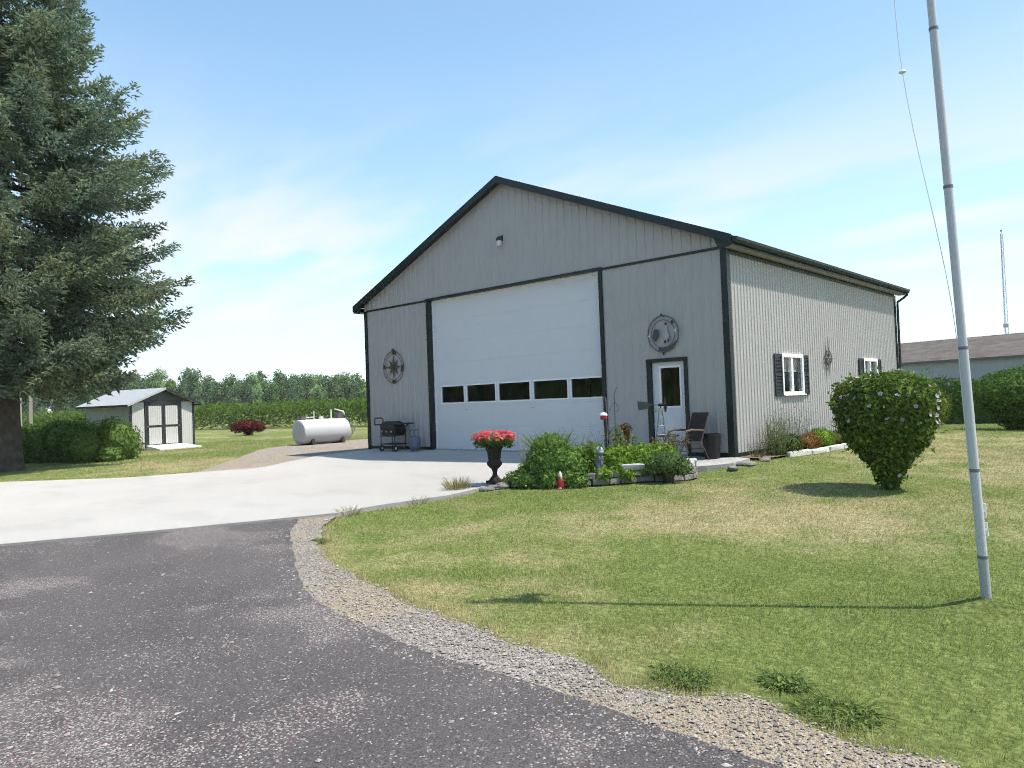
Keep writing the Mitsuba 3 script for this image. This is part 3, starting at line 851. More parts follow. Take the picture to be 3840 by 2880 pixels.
# ------------------------------------------------------------------ spruce
S = thing("spruce_tree", "huge blue green spruce filling the left edge above the hedge", "tree")
SP = np.array([-9.25, -7.75])
sz = float(glawn(*SP))
part(S, "trunk", M().tube([(SP[0], SP[1], sz - .1), (SP[0], SP[1], sz + .25), (SP[0], SP[1], sz + 1.2), (SP[0] + .05, SP[1], sz + 6), (SP[0] + .08, SP[1], sz + 13), (SP[0] + .1, SP[1], sz + 20.5)], [.62, .50, .44, .34, .19, .02], 20), "bark", smooth=True)
R = rng(77)
limb = M((0.07, 0.055, 0.042))
SV, SF, SC, nS = [], [], [], 0
camdir = CAM[:2] - SP
cam_az = math.atan2(camdir[1], camdir[0])
z = 3.5
shoots_p, shoots_d, shoots_c = [], [], []
TOPZ = 20.6
while z < 20.0:
    n_b = 8 if z < 15 else 6
    base_a = R.random() * 6.28
    for kb in range(n_b):
        a = base_a + kb * 2 * math.pi / n_b + R.normal() * 0.22
        rel = (a - cam_az + math.pi) % (2 * math.pi) - math.pi
        vis = rel > -0.5 and rel < 2.6                 # limbs turned towards the yard grow denser
        zz0 = z + R.normal() * 0.12
        L = np.interp(zz0, [3, 6, 8.4, 11, 13, 15.1, 17, 19, 20.6], [4.9, 5.5, 5.2, 4.95, 4.0, 2.9, 1.9, .7, .15]) * (0.78 + 0.32 * R.random())
        if zz0 < 5.0:
            L *= 0.80 + 0.15 * (zz0 - 3.7) / 1.3
        L = max(L, 0.4)
        age = min(1, (TOPZ - zz0) / 12)
        droop = (0.08 + 0.13 * age) * L
        n = 12
        s = np.linspace(0, 1, n)
        bend = R.normal() * 0.10
        rad = s * L
        aa = a + bend * s
        dz = 0.30 * L * (1 - age) * s - droop * np.sin(s * 1.75) ** 1.2 + 0.16 * L * s**3.2
        pts = np.stack([SP[0] + rad * np.cos(aa), SP[1] + rad * np.sin(aa), sz + zz0 + dz], -1)
        limb.tube(pts, np.linspace(0.035 + 0.006 * L, 0.006, n), 4, cap=False)
        # side twigs
        tw = int((24 if vis else 7) * (0.5 + L / 4.5))
        hue = R.random()
        cbase = np.array([0.215, 0.295, 0.215]) * (1 - hue * .55) + np.array([0.275, 0.285, 0.135]) * hue * .55
        cbase = cbase * (0.75 + 0.5 * R.random())
        for q in range(tw):
            t = 0.16 + 0.84 * (q + R.random()) / tw
            i0 = min(int(t * (n - 1)), n - 2)
            f0 = t * (n - 1) - i0
            p0 = pts[i0] * (1 - f0) + pts[i0 + 1] * f0
            dirb = pts[i0 + 1] - pts[i0]
            dirb /= np.linalg.norm(dirb)
            side = 1 if q % 2 else -1
            ang = side * (0.75 + 0.35 * R.random())
            dd = np.array([dirb[0] * math.cos(ang) - dirb[1] * math.sin(ang), dirb[0] * math.sin(ang) + dirb[1] * math.cos(ang), dirb[2] - 0.18 - 0.35 * R.random() * age])
            dd /= np.linalg.norm(dd)
            tl = (0.35 + 0.30 * L * (1 - t) * (0.6 + 0.6 * R.random())) * (0.9 if L > 1.5 else 0.55)
            m_ = max(3, int(tl / (0.06 if vis else 0.15)))
            w = (np.arange(m_) + 0.5) / m_
            pp = p0 + dd * (w * tl)[:, None]
            pp[:, 2] -= 0.22 * tl * w**2
            pp += R.normal(size=pp.shape) * 0.035
            for rep in range(2):
                sd = np.where((np.arange(m_) + rep) % 2 == 0, 1, -1) * (0.6 + 0.4 * R.random(m_))
                lat = np.cross(dd, [0, 0, 1.0])
                lat /= np.linalg.norm(lat) + 1e-9
                d2 = dd * 0.75 + lat * sd[:, None] * 0.75 + np.array([0, 0, 1.0]) * (R.normal(size=(m_, 1)) * 0.35 + (0.15 if rep else -0.25))
                d2 /= np.linalg.norm(d2, axis=1, keepdims=True)
                shoots_p.append(pp)
                shoots_d.append(d2)
                shoots_c.append(cbase * np.exp(0.22 * R.normal(size=(m_, 1))))
        # hanging masses of twigs towards the end of the limb
        nc = int((5 if vis else 2) * min(1.0, .35 + L / 5))
        for q in range(nc):
            t = 0.38 + 0.60 * (q + R.random()) / nc
            i0 = min(int(t * (n - 1)), n - 2)
            cr = (0.17 + 0.062 * L) * (0.75 + 0.5 * R.random())
            m_ = int((105 if vis else 20) * (.5 + cr))
            lat = np.array([-math.sin(aa[i0]), math.cos(aa[i0]), 0]) * R.normal() * .28 * L * (1.1 - t)
            dd = R.normal(size=(m_, 3))
            dd /= np.linalg.norm(dd, axis=1, keepdims=True)
            cc_ = pts[i0] + lat * .8 - [0, 0, .10 * cr]
            pp = cc_ + dd * cr * np.array([1.0, 1.0, .62]) * R.random((m_, 1)) ** .5
            d2 = dd * .7 + np.array([math.cos(aa[i0]) * .55, math.sin(aa[i0]) * .55, -.15]) + R.normal(size=(m_, 3)) * .25
            shoots_p.append(pp)
            shoots_d.append(d2 / np.linalg.norm(d2, axis=1, keepdims=True))
            shoots_c.append(cbase * (.85 + .35 * R.random()) * np.exp(0.18 * R.normal(size=(m_, 1))))
        # the leader of the limb
        for t in np.linspace(0.55, 1.0, 10):
            i0 = min(int(t * (n - 1)), n - 2)
            d0 = pts[i0 + 1] - pts[i0]
            d0 = d0 / np.linalg.norm(d0) + R.normal(size=3) * .3
            shoots_p.append(pts[min(i0 + 1, n - 1)][None] + R.normal(size=(1, 3)) * .04)
            shoots_d.append((d0 / np.linalg.norm(d0))[None])
            shoots_c.append(cbase[None] * 1.1)
    z += 0.52 if z < 14 else 0.50
part(S, "limbs", limb, "matte", kind="stuff")


def spindles(P, D, C, length, width, seed):
    """needle covered shoots: two crossed slim diamonds each"""
    r = rng(seed)
    n = len(P)
    l = length * np.exp(0.25 * r.normal(size=(n, 1)))
    w = width * np.exp(0.15 * r.normal(size=(n, 1)))
    a = np.cross(D, r.normal(size=(n, 3)))
    a /= np.linalg.norm(a, axis=1, keepdims=True) + 1e-9
    b = np.cross(D, a)
    mid, tip = P + D * l * 0.42, P + D * l
    v = np.stack([P, mid + a * w, tip, mid - a * w, mid + b * w, mid - b * w], 1).reshape(-1, 3)
    k = np.arange(n)[:, None] * 6
    f = np.vstack([k + [0, 1, 2], k + [0, 2, 3], k + [0, 4, 2], k + [0, 2, 5]])
    return v, f, np.clip(np.repeat(C, 6, 0), .004, .8)


sp_, sd_, sc_ = np.vstack(shoots_p), np.vstack(shoots_d), np.vstack(shoots_c)
print("spruce shoots", len(sp_))
part(S, "needles", spindles(sp_, sd_, sc_, 0.165, 0.027, 5), "leafy", kind="stuff")

# ------------------------------------------------------------------ garden shed
K = thing("garden_shed", "small light grey shed with dark trimmed double doors beside the hedge", "shed")
c0, tv, bv = np.array([-17.35, -0.89]), np.array([-0.253, 0.968]), np.array([-0.968, -0.253])
SW, SD, SZ0, SZ1, SZR = 3.55, 3.5, -0.36, 1.93, 2.62


def sh(u, w, z):
    """shed frame: u along the front, w to the back"""
    return np.array([*(c0 + tv * u + bv * w), z])


def shbox(m, u0, u1, w0, w1, z0, z1, col=None):
    v = [sh(u, w, z) for z in (z0, z1) for w in (w0, w1) for u in (u0, u1)]
    f = [(0, 2, 3, 1), (4, 5, 7, 6), (0, 1, 5, 4), (2, 6, 7, 3), (0, 4, 6, 2), (1, 3, 7, 5)]
    return m.add(v, f, col)


ex3, ey3, ez3 = np.array([*tv, 0]), np.array([0, 0, 1.0]), np.array([*bv, 0])
lightg, dark = (0.50, 0.50, 0.49), (0.022, 0.026, 0.026)


def shed_boards(m, u0, u1, z0, z1, w, col, step=0.12):
    n = max(1, round((u1 - u0) / step))
    for i in range(n):
        a, b = u0 + (u1 - u0) * i / n, u0 + (u1 - u0) * (i + 1) / n
        shbox(m, a + .006, b - .006, w - .012, w, z0, z1, col)


m = M(lightg)
shbox(m, 0, SW, 0, .03, SZ0, SZ1)
shed_boards(m, .05, 0.21 * SW, SZ0 + .02, SZ1, 0.0, lightg)
shed_boards(m, 0.79 * SW, SW - .05, SZ0 + .02, SZ1, 0.0, lightg)
part(K, "front_wall", m, "painted")
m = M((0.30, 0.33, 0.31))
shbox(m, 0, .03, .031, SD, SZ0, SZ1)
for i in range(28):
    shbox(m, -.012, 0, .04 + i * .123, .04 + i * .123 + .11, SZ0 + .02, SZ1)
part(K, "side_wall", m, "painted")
m = M(lightg)
shbox(m, SW - .03, SW, .031, SD, SZ0, SZ1)
part(K, "side_wall", m, "painted")
part(K, "back_wall", shbox(M(lightg), .031, SW - .031, SD - .03, SD, SZ0, SZ1), "painted")
mid = SW / 2
for w in (0.0, SD - .03):
    part(K, "gable", M((0.06, 0.065, 0.065)).prism([(0, SZ1 + .002), (SW, SZ1 + .002), (mid, SZR - .04)], sh(0, w, 0), ex3, ey3, ez3, .03), "painted")
for sgn in (-1, 1):
    ue = mid + sgn * (mid + .28)
    sl = (SZR - SZ1) / mid
    ze = SZR - sl * (mid + .28)
    m = M((0.33, 0.34, 0.35)).prism([(mid, SZR + .01), (ue, ze + .01), (ue, ze - .035), (mid, SZR - .035)], sh(0, -.26, 0), ex3, ey3, ez3, SD + .5)
    rs = part(K, "roof_slope", m, "painted")
    m = M((0.40, 0.40, 0.40) if sgn < 0 else dark).prism([(mid, SZR + .018), (ue, ze + .018), (ue, ze - .085), (mid, SZR - .085)], sh(0, -.285, 0), ex3, ey3, ez3, .024)
    part(K, "barge_board", m, "painted")
    a, b = sorted((ue, ue + sgn * .02))
    part(K, "eave_board", shbox(M(dark), a, b, -.26, SD + .24, ze - .09, ze + .005), "painted")
for u in (0, SW):
    a, b = (u - .018, u + .10) if u == 0 else (u - .10, u + .018)
    part(K, "corner_board", shbox(M(dark), a, b, -.03, .0, SZ0, SZ1), "painted")
part(K, "base_board", shbox(M((0.05, 0.045, 0.042)), .1, .2 * SW, -.028, 0, SZ0, SZ0 + .08), "painted")
part(K, "base_board", shbox(M((0.05, 0.045, 0.042)), .8 * SW, SW - .1, -.028, 0, SZ0, SZ0 + .08), "painted")
d0, d1 = 0.21 * SW, 0.79 * SW
m = M(dark)
shbox(m, d0, d0 + .11, -.045, 0, SZ0 + .1, SZ1 - .06)
shbox(m, d1 - .11, d1, -.045, 0, SZ0 + .1, SZ1 - .06)
shbox(m, d0, d1, -.047, 0, SZ1 - .06, SZ1 + .06)
part(K, "door_frame", m, "painted")
dm = (d0 + d1) / 2
for a, b in ((d0 + .12, dm - .004), (dm + .004, d1 - .12)):
    z0, z1 = SZ0 + .14, SZ1 - .07
    m = M(dark)
    shbox(m, a, a + .10, -.04, -.02, z0, z1)
    shbox(m, b - .10, b, -.04, -.02, z0, z1)
    zm = z0 + (z1 - z0) * 0.47
    for q0, q1 in ((z0, z0 + .10), (zm - .05, zm + .05), (z1 - .10, z1)):
        shbox(m, a + .10, b - .10, -.04, -.02, q0, q1)
    dk = part(K, "door", m, "painted")
    m = M(lightg)
    shed_boards(m, a + .10, b - .10, z0 + .1, zm - .05, -.014, lightg)
    shed_boards(m, a + .10, b - .10, zm + .05, z1 - .1, -.014, lightg)
    part(dk, "infill", m, "painted")
    part(dk, "hinge", shbox(M((0.3, 0.3, 0.3)), (a if a < dm - .3 else b - .06), (a + .06 if a < dm - .3 else b), -.05, -.041, zm - .03, zm + .03), "metal")
rp_ = numbered("shed_ramp")
labels[rp_] = {"label": "white concrete ramp in front of the garden shed doors", "category": "ramp"}
v = [sh(u, w, z) for (u, w, z) in [(d0 + .05, -.05, -.16), (d1 - .05, -.05, -.16), (d1 + .25, -1.15, -.315), (d0 - .05, -1.15, -.315)]]
v += [q - [0, 0, .25] for q in v]
whole(rp_, M((0.62, 0.61, 0.58)).add(v, [(0, 3, 2, 1), (0, 1, 5, 4), (1, 2, 6, 5), (2, 3, 7, 6), (3, 0, 4, 7)]), "matte")
# weathered posts behind the hedge
for i, (x, y, h) in enumerate([(-19.7, -4.75, 2.9), (-19.6, -4.35, 2.75)]):
    k = thing("wooden_post", "pale weathered wooden posts standing behind the hedge beside the spruce trunk", "post", group="weathered posts behind the hedge")
    whole(k, M((0.30, 0.28, 0.25) if i else (0.36, 0.34, 0.31)).box(x - .07, x + .07, y - .07, y + .07, -.5, h - .4).blob((x, y, h - .4), (.07, .07, .05), 1, noise=False), "matte")

# ------------------------------------------------------------------ hedges and far plants
def hedge(key, a, b, thick, h, n, size, cols, seed, z0=-0.4, top_round=0.42):
    """a clipped hedge from a to b (front face), thick to the far side"""
    r = rng(seed)
    a, b = np.asarray(a, float), np.asarray(b, float)
    L = np.linalg.norm(b - a)
    t = (b - a) / L
    nrm = np.array([-t[1], t[0]])
    if nrm @ (CAM[:2] - a) > 0:
        nrm = -nrm
    area = np.array([L * h, L * h * .35, L * thick * 1.25, thick * h, thick * h])
    k = r.choice(5, n, p=area / area.sum())
    u, w, zz = r.random(n) * L, r.random(n) * thick, r.random(n) * h
    N = np.zeros((n, 3))
    w = np.where(k == 0, 0, np.where(k == 1, thick, w))
    zz = np.where(k == 2, h, zz)
    u = np.where(k == 3, 0, np.where(k == 4, L, u))
    N[k == 0, :2] = -nrm
    N[k == 1, :2] = nrm
    N[k == 2, 2] = 1
    N[k == 3, :2] = -t
    N[k == 4, :2] = t
    # round the shoulders, let the face bulge
    sh_ = np.clip((zz - (h - top_round)) / top_round, 0, 1)
    w = w + np.where(k == 0, sh_**2 * top_round * .8, 0) - np.where(k == 1, sh_**2 * top_round * .8, 0)
    P = np.column_stack([a[0] + t[0] * u + nrm[0] * w, a[1] + t[1] * u + nrm[1] * w, z0 + zz])
    P += N * ((meshkit.fbm(P * 1.4 + 90, 3, seed)[:, None] - .5) * 0.85 + (r.random((n, 1)) - .6) * 0.22)
    part(key, "leaves", leaves(P, N + [0, 0, .35], size, palette(n, cols, seed, .22), seed + 1, 0.55, 0.75, 0.1), "leafy", kind="stuff")
    m = M(np.mean(cols, 0))
    ins = 0.16
    A, B = a + t * ins + nrm * ins, b - t * ins + nrm * ins
    v = [(*(p + nrm * w_), z_) for z_ in (z0 - .1, z0 + h - ins) for p in (A, B) for w_ in (0, thick - 2 * ins)]
    m.add(v, [(0, 2, 3, 1), (4, 5, 7, 6), (0, 4, 6, 2), (1, 3, 7, 5), (0, 1, 5, 4), (2, 6, 7, 3)])
    part(key, "twigs", m, "matte", kind="stuff")


k = thing("hedge", "broad clipped green hedge between the spruce trunk and the shed", "hedge")
r = rng(20)
lob = []
for i in range(11):
    t = i / 10
    x_, y_ = -10.35 - 5.4 * t, -4.1 - 2.3 * t
    for q in range(2):
        lob.append(((x_ + .3 * r.normal() - .35 * q, y_ + .12 * r.normal() + .75 * q, .32 + .10 * r.normal()), (.62 + .12 * r.random(), .62 + .1 * r.random(), .78 + .14 * r.random())))
    lob.append(((x_ + .1, y_ - .15, -.12), (.66, .52, .40)))
bush(k, lob, 19000, .095, [(0.101, 0.169, 0.038), (0.149, 0.243, 0.047), (0.054, 0.095, 0.027)], 21, droop=.1)
k = thing("hedge", "long dark clipped hedge behind the garage and the flagpole", "hedge")
hedge(k, (7.0, 20.3), (24.0, 24.1), 1.3, 1.86, 17000, 0.11, [(0.072, 0.131, 0.032), (0.109, 0.189, 0.041), (0.043, 0.080, 0.022)], 31)
k = thing("rounded_shrub", "large rounded dark green shrub at the right edge before the hedge", "shrub")
bush(k, [((15.45, 15.35, 1.0), (1.55, 1.45, .82)), ((15.4, 15.3, .35), (.95, .9, .62)), ((15.35, 15.25, -.05), (.5, .5, .4))], 9000, 0.095, [(0.080, 0.145, 0.032), (0.123, 0.217, 0.043), (0.043, 0.080, 0.022)], 41)
k = thing("gold_shrub", "small yellow green shrub at the far back corner of the garage", "shrub")
bush(k, [((11.75, 17.7, .95), (.62, .6, .62)), ((12.2, 17.9, .5), (.5, .5, .7)), ((11.4, 17.6, .2), (.6, .5, .6))], 3000, 0.09, [(0.16, 0.20, 0.03), (0.10, 0.15, 0.025), (0.20, 0.20, 0.035)], 43)
k = thing("red_shrub", "low dark red barberry like shrub out on the lawn", "shrub")
bush(k, [((-30.1, 11.7, .28), (.85, .9, .42)), ((-29.6, 12.2, .2), (.6, .6, .38)), ((-30.4, 11.2, .2), (.6, .6, .36)), ((-30.0, 11.7, -.15), (.35, .35, .3))], 2600, 0.11, [(0.10, 0.016, 0.02), (0.15, 0.03, 0.03), (0.06, 0.012, 0.016)], 45)
part(k, "stem", M((0.06, 0.04, 0.03)).tube([(-30.0, 11.7, -.45), (-30.0, 11.7, 0)], .08, 6), "matte")

# ------------------------------------------------------------------ rose of sharon
k = thing("flowering_shrub", "heart shaped clipped shrub with pale lilac blossoms standing on the lawn", "shrub")
bx, by = 16.06, -2.19
bz = float(glawn(bx, by))
prof = np.array([(0.0, .10), (.10, .13), (.33, .23), (.62, .45), (.80, .58), (1.0, .66), (1.25, .73), (1.45, .71), (1.60, .62), (1.70, .46), (1.77, .22), (1.79, 0.02)])
r = rng(51)
n = 9000
hh = r.random(n * 2) ** 0.82 * 1.79
rr = np.interp(hh, prof[:, 0], prof[:, 1])
keep = r.random(n * 2) < (rr + .12) / .85
hh, rr = hh[keep][:n], rr[keep][:n]
n = len(hh)
th = r.random(n) * 2 * np.pi
lump = 0.86 + 0.30 * meshkit.fbm(np.column_stack([np.cos(th) * 2, np.sin(th) * 2, hh * 2.6]) + 40, 3, 5)
k2 = (0.74 + 0.29 * r.random(n) ** .5) * lump
cap_ = r.random(n) < np.clip((hh - 1.35) / .4, 0, .55)
k2 = np.where(cap_, np.sqrt(r.random(n)) * lump, k2)
hh = np.where(cap_, 1.79 - 0.20 * (k2 * .9) ** 2 - r.random(n) * .10 + (lump - 1) * .25, hh)
rr = np.where(cap_, .70, rr)
P_ = np.column_stack([bx + rr * k2 * np.cos(th), by + rr * k2 * np.sin(th), bz + hh])
slope = np.interp(hh, prof[:, 0], np.gradient(prof[:, 1], prof[:, 0]))
N_ = np.column_stack([np.cos(th), np.sin(th), np.clip(-slope, -1.2, 1.2)])
N_[cap_] = [0, 0, 1]
part(k, "leaves", leaves(P_, N_ + [0, 0, .3], 0.066, palette(n, [(0.11, 0.175, 0.038), (0.175, 0.26, 0.056), (0.06, 0.10, 0.028)], 52, .22), 53, .62, .75, .15), "leafy", kind="stuff")
r = rng(57)
j = r.integers(n, size=170)
P0 = P_[j]
d_ = N_[j] / np.linalg.norm(N_[j], axis=1, keepdims=True) * .6 + r.normal(size=(170, 3)) * .35 + [0, 0, .45]
d_ /= np.linalg.norm(d_, axis=1, keepdims=True)
sl = .06 + .12 * r.random(170)
sp = np.vstack([P0 + d_ * (sl * q)[:, None] for q in np.linspace(.1, 1, 6)])
part(k, "stray_shoots", leaves(sp, r.normal(size=sp.shape) + [0, 0, .4], .052, palette(len(sp), [(0.13, 0.21, 0.045), (0.19, 0.28, 0.06)], 58), 59, .5, .7, 0, along=np.tile(d_, (6, 1))), "leafy", kind="stuff")
m = M((0.10, 0.155, 0.036)).lathe([(max(q[1] * .74, .03), q[0] * .95) for q in prof], (bx, by, bz), 20)
part(k, "twigs", m, "matte", smooth=True, kind="stuff")
m = M((0.10, 0.08, 0.06))
for i in range(7):
    a = i * .9
    m.tube([(bx + .06 * math.cos(a), by + .06 * math.sin(a), bz - .05), (bx + .10 * math.cos(a), by + .10 * math.sin(a), bz + .25), (bx + .30 * math.cos(a), by + .30 * math.sin(a), bz + .9)], [.022, .018, .01], 6)
part(k, "stems", m, "bark", kind="stuff")
fl = M()
r = rng(55)
for i in range(95):
    j = r.integers(n)
    hj = hh[j]
    if hj < 1.0 and r.random() < 0.75:
        continue
    c = np.array([bx, by, bz + hj]) + np.array([np.cos(th[j]), np.sin(th[j]), 0]) * rr[j] * min(max(k2[j], .3 if cap_[j] else .98), 1.06)
    c[2] += .03 if cap_[j] else 0
    nd = N_[j] / np.linalg.norm(N_[j]) + r.normal(size=3) * .35 + [0, -.1, .3]
    nd /= np.linalg.norm(nd)
    e1 = np.cross(nd, [0.3, 0.2, 1.0])
    e1 /= np.linalg.norm(e1)
    e2 = np.cross(nd, e1)
    c = c + nd * .03
    col = np.array([0.66, 0.54, 0.70]) * (1 - .3 * r.random()) + np.array([.05, .06, .02]) * r.random()
    for q in range(5):
        a0 = q * 2 * math.pi / 5
        d_ = e1 * math.cos(a0) + e2 * math.sin(a0)
        s_ = e1 * -math.sin(a0) + e2 * math.cos(a0)
        fl.add([c, c + d_ * .022 + s_ * .016 + nd * .012, c + d_ * .042 + nd * .014, c + d_ * .022 - s_ * .016 + nd * .012], [(0, 1, 2), (0, 2, 3)], col)
part(k, "blossoms", fl, "leafy", label="pale lilac blossoms", kind="stuff")

# ------------------------------------------------------------------ crop field, wood, far buildings
r = rng(61)
A, B = np.array([-96.0, 12.2]), np.array([-30.5, 24.8])
t_ = (B - A) / np.linalg.norm(B - A)
nb = np.array([-t_[1], t_[0]])
LB = np.linalg.norm(B - A) + 30
Pp, Nn, Al, Sz = [], [], [], []
for row in range(9):
    m_ = int(LB / (0.20 if row < 3 else 0.3))
    u = (np.arange(m_) + r.random(m_)) / m_ * LB
    hgt = 2.25 + 0.28 * r.normal(size=m_) * 0.6 + 0.2 * (nz(u, np.full(m_, row * 3.0), .25, 3) - .5)
    base = A + t_ * u[:, None] + nb * (row * 0.76 + 0.12 * r.normal(size=m_))[:, None]
    for lf in range(8 if row < 3 else 4):
        zf = hgt * ((0.10 + 0.9 * (lf + r.random(m_)) / 8) if row < 3 else (0.62 + .38 * r.random(m_)))
        az = r.random(m_) * 6.28
        Pp.append(np.column_stack([base, zf - 0.4]))
        Al.append(np.column_stack([np.cos(az), np.sin(az), 0.75 + .4 * r.random(m_)]))
Pp, Al = np.vstack(Pp), np.vstack(Al)
n = len(Pp)
ck = thing("crop_field", "tall green crop field edge beyond the lawn in front of the wood", "crop", kind="stuff")
whole(ck, leaves(Pp, r.normal(size=(n, 3)) * .5 + [0.2, -0.2, .8], .62, palette(n, [(0.132, 0.216, 0.046), (0.192, 0.294, 0.066), (0.078, 0.132, 0.031)], 62, .2), 63, .16, .5, .25, along=Al), "leafy")


def tree(key, x, y, h, rad, n, size, cols, seed, z0=-.4, trunk=True, low=0.12, core_scale=.58):
    r = rng(seed)
    lobes = [((x, y, z0 + h * .60), (rad * .85, rad * .85, h * .36))]
    for i in range(9):
        a, q = r.random() * 6.28, r.random()
        zz = z0 + h * (low + .16 + (0.62 - low) * q)
        rr = rad * (.62 - .30 * max(0, q - .5) * 2)
        lobes.append(((x + rr * math.cos(a), y + rr * math.sin(a), zz), (rad * (.36 + .16 * r.random()), rad * (.36 + .16 * r.random()), h * (.13 + .05 * r.random()))))
    lobes.append(((x + r.normal() * rad * .15, y + r.normal() * rad * .15, z0 + h * .84), (rad * .5, rad * .5, h * .17)))
    P, N = on_lobes(lobes, n, seed)
    part(key, "crown", leaves(P, N + [0, 0, .3], size, palette(len(P), cols, seed, .25), seed + 1, .8, .7, .1), "leafy", kind="stuff")
    if core_scale:
        part(key, "boughs", core(lobes, core_scale, np.mean(cols, 0), seed, 1), "matte", kind="stuff")
    if trunk:
        m = M((.09, .075, .06)).tube([(x, y, z0 - .2), (x, y, z0 + h * .3), (x + .2, y, z0 + h * .7)], [rad * .085, rad * .06, rad * .02], 7)
        part(key, "trunk", m, "matte")


r = rng(71)
WOOD = [[(0.104, 0.186, 0.069), (0.151, 0.255, 0.083), (0.069, 0.120, 0.051)], [(0.127, 0.209, 0.080), (0.186, 0.289, 0.097), (0.080, 0.129, 0.056)], [(0.093, 0.166, 0.080), (0.129, 0.218, 0.093), (0.063, 0.112, 0.056)]]
L0, L1 = np.array([-233.0, 26.0]), np.array([-132.0, 119.0])
for i in range(52):
    for row in range(2 if i % 2 else 1):
        t = (i + .5 * row + .3 * r.random()) / 52
        p = L0 + (L1 - L0) * t + np.array([-.68, .73]) * (row * 9 + r.normal() * 2.0)
        h = (15.6 - 6.2 * t) * (0.80 + .34 * r.random()) + row * 1.0
        k = thing("broadleaf_tree", "green broadleaf trees of the far wood behind the crop field", "tree", group="trees of the far wood")
        tree(k, p[0], p[1], h, 2.3 + 1.5 * r.random(), 1500, .46, WOOD[r.integers(3)], 700 + i * 3 + row, trunk=True, low=.02)
# trees across the drive, outside the picture, that the overhead door's panes mirror
for i, (x, y, h, rad) in enumerate([(-25, -20, 11, 5.0), (-20, -27, 12, 5.5), (-13, -33, 12, 5.5), (-5, -39, 12, 6.0), (4, -42, 11, 5.5)]):
    k = thing("yard_tree", "broad leafy tree across the driveway mirrored in the dark door panes", "tree", group="trees across the driveway")
    tree(k, x, y, h, rad, 2600, .5, WOOD[i % 3], 900 + i, low=-.08, core_scale=.8)

k = thing("tall_hedge", "tall dense hedge across the driveway mirrored in the door panes", "hedge")
hedge(k, (-34, -15), (16, -47), 3.0, 5.2, 9000, .38, [(0.05, 0.085, 0.025), (0.07, 0.12, 0.03), (0.035, 0.06, 0.02)], 961)

LBk = thing("long_barn", "long low grey building with a brown shingled roof behind the hedge", "building")
o, ex_, bk_ = np.array([4.6, 59.3]), np.array([0.960, -0.280]), np.array([0.280, 0.960])


def lb(u, w, z):
    return np.array([*(o + ex_ * u + bk_ * w), z])


def lbbox(m, u0, u1, w0, w1, z0, z1, col=None):
    v = [lb(u, w, z) for z in (z0, z1) for w in (w0, w1) for u in (u0, u1)]
    return m.add(v, [(0, 2, 3, 1), (4, 5, 7, 6), (0, 1, 5, 4), (2, 6, 7, 3), (0, 4, 6, 2), (1, 3, 7, 5)], col)


m = M((0.27, 0.30, 0.33))
lbbox(m, -24, 32, .35, 6.3, -.5, 3.42)
for i in range(93):
    lbbox(m, -24 + i * .6, -24 + i * .6 + .07, .325, .349, -.4, 3.4)
part(LBk, "wall", m, "painted")
for w0, zz0, w1, zz1, nm in ((-.05, 3.5, 3.3, 5.5, "roof_slope"), (6.65, 3.5, 3.3, 5.5, "roof_slope")):
    v = [lb(-24.4, w0, zz0), lb(32.4, w0, zz0), lb(32.4, w1, zz1), lb(-24.4, w1, zz1)]
    v += [q + [0, 0, .08] for q in v]
    part(LBk, nm, M().add(v, [(0, 1, 2, 3), (4, 5, 6, 7), (0, 1, 5, 4), (1, 2, 6, 5), (2, 3, 7, 6), (3, 0, 4, 7)]), "shingle")
part(LBk, "fascia", lbbox(M((0.09, 0.085, 0.085)), -24.4, 32.4, -.09, -.055, 3.38, 3.56), "painted")
tk = thing("lattice_mast", "thin tall lattice radio mast rising behind the long low building", "mast")
mx, my, mh = 1.6, 104.0, 21.9
cor = [np.array([math.cos(a), math.sin(a)]) for a in (0.4, 0.4 + 2.094, 0.4 + 4.189)]
for c in cor:
    part(tk, "leg", M((0.25, 0.25, 0.26)).tube([(mx + c[0] * .30, my + c[1] * .30, -.5), (mx + c[0] * .16, my + c[1] * .16, mh - .4)], .030, 5), "metal")
m = M((0.25, 0.25, 0.26))
for i in range(36):
    z0_, z1_ = i * .6, i * .6 + .6
    s0, s1 = .30 - .14 * z0_ / mh, .30 - .14 * z1_ / mh
    for a, b in ((0, 1), (1, 2), (2, 0)):
        if i % 2:
            a, b = b, a
        m.bar((mx + cor[a][0] * s0, my + cor[a][1] * s0, z0_ - .4), (mx + cor[b][0] * s1, my + cor[b][1] * s1, z1_ - .4), .022, .022)
        m.bar((mx + cor[a][0] * s1, my + cor[a][1] * s1, z1_ - .4), (mx + cor[b][0] * s1, my + cor[b][1] * s1, z1_ - .4), .02, .02)
part(tk, "bracing", m, "metal", kind="stuff")
part(tk, "aerial", M((0.3, 0.3, 0.3)).tube([(mx, my, mh - .5), (mx, my, mh + .1)], .035, 6).box(mx - .12, mx + .12, my - .05, my + .05, mh - .1, mh + .12), "metal")
part(tk, "equipment_box", M((0.45, 0.45, 0.45)).box(mx - .25, mx + .35, my - .55, my - .25, 8.8, 9.3), "painted")

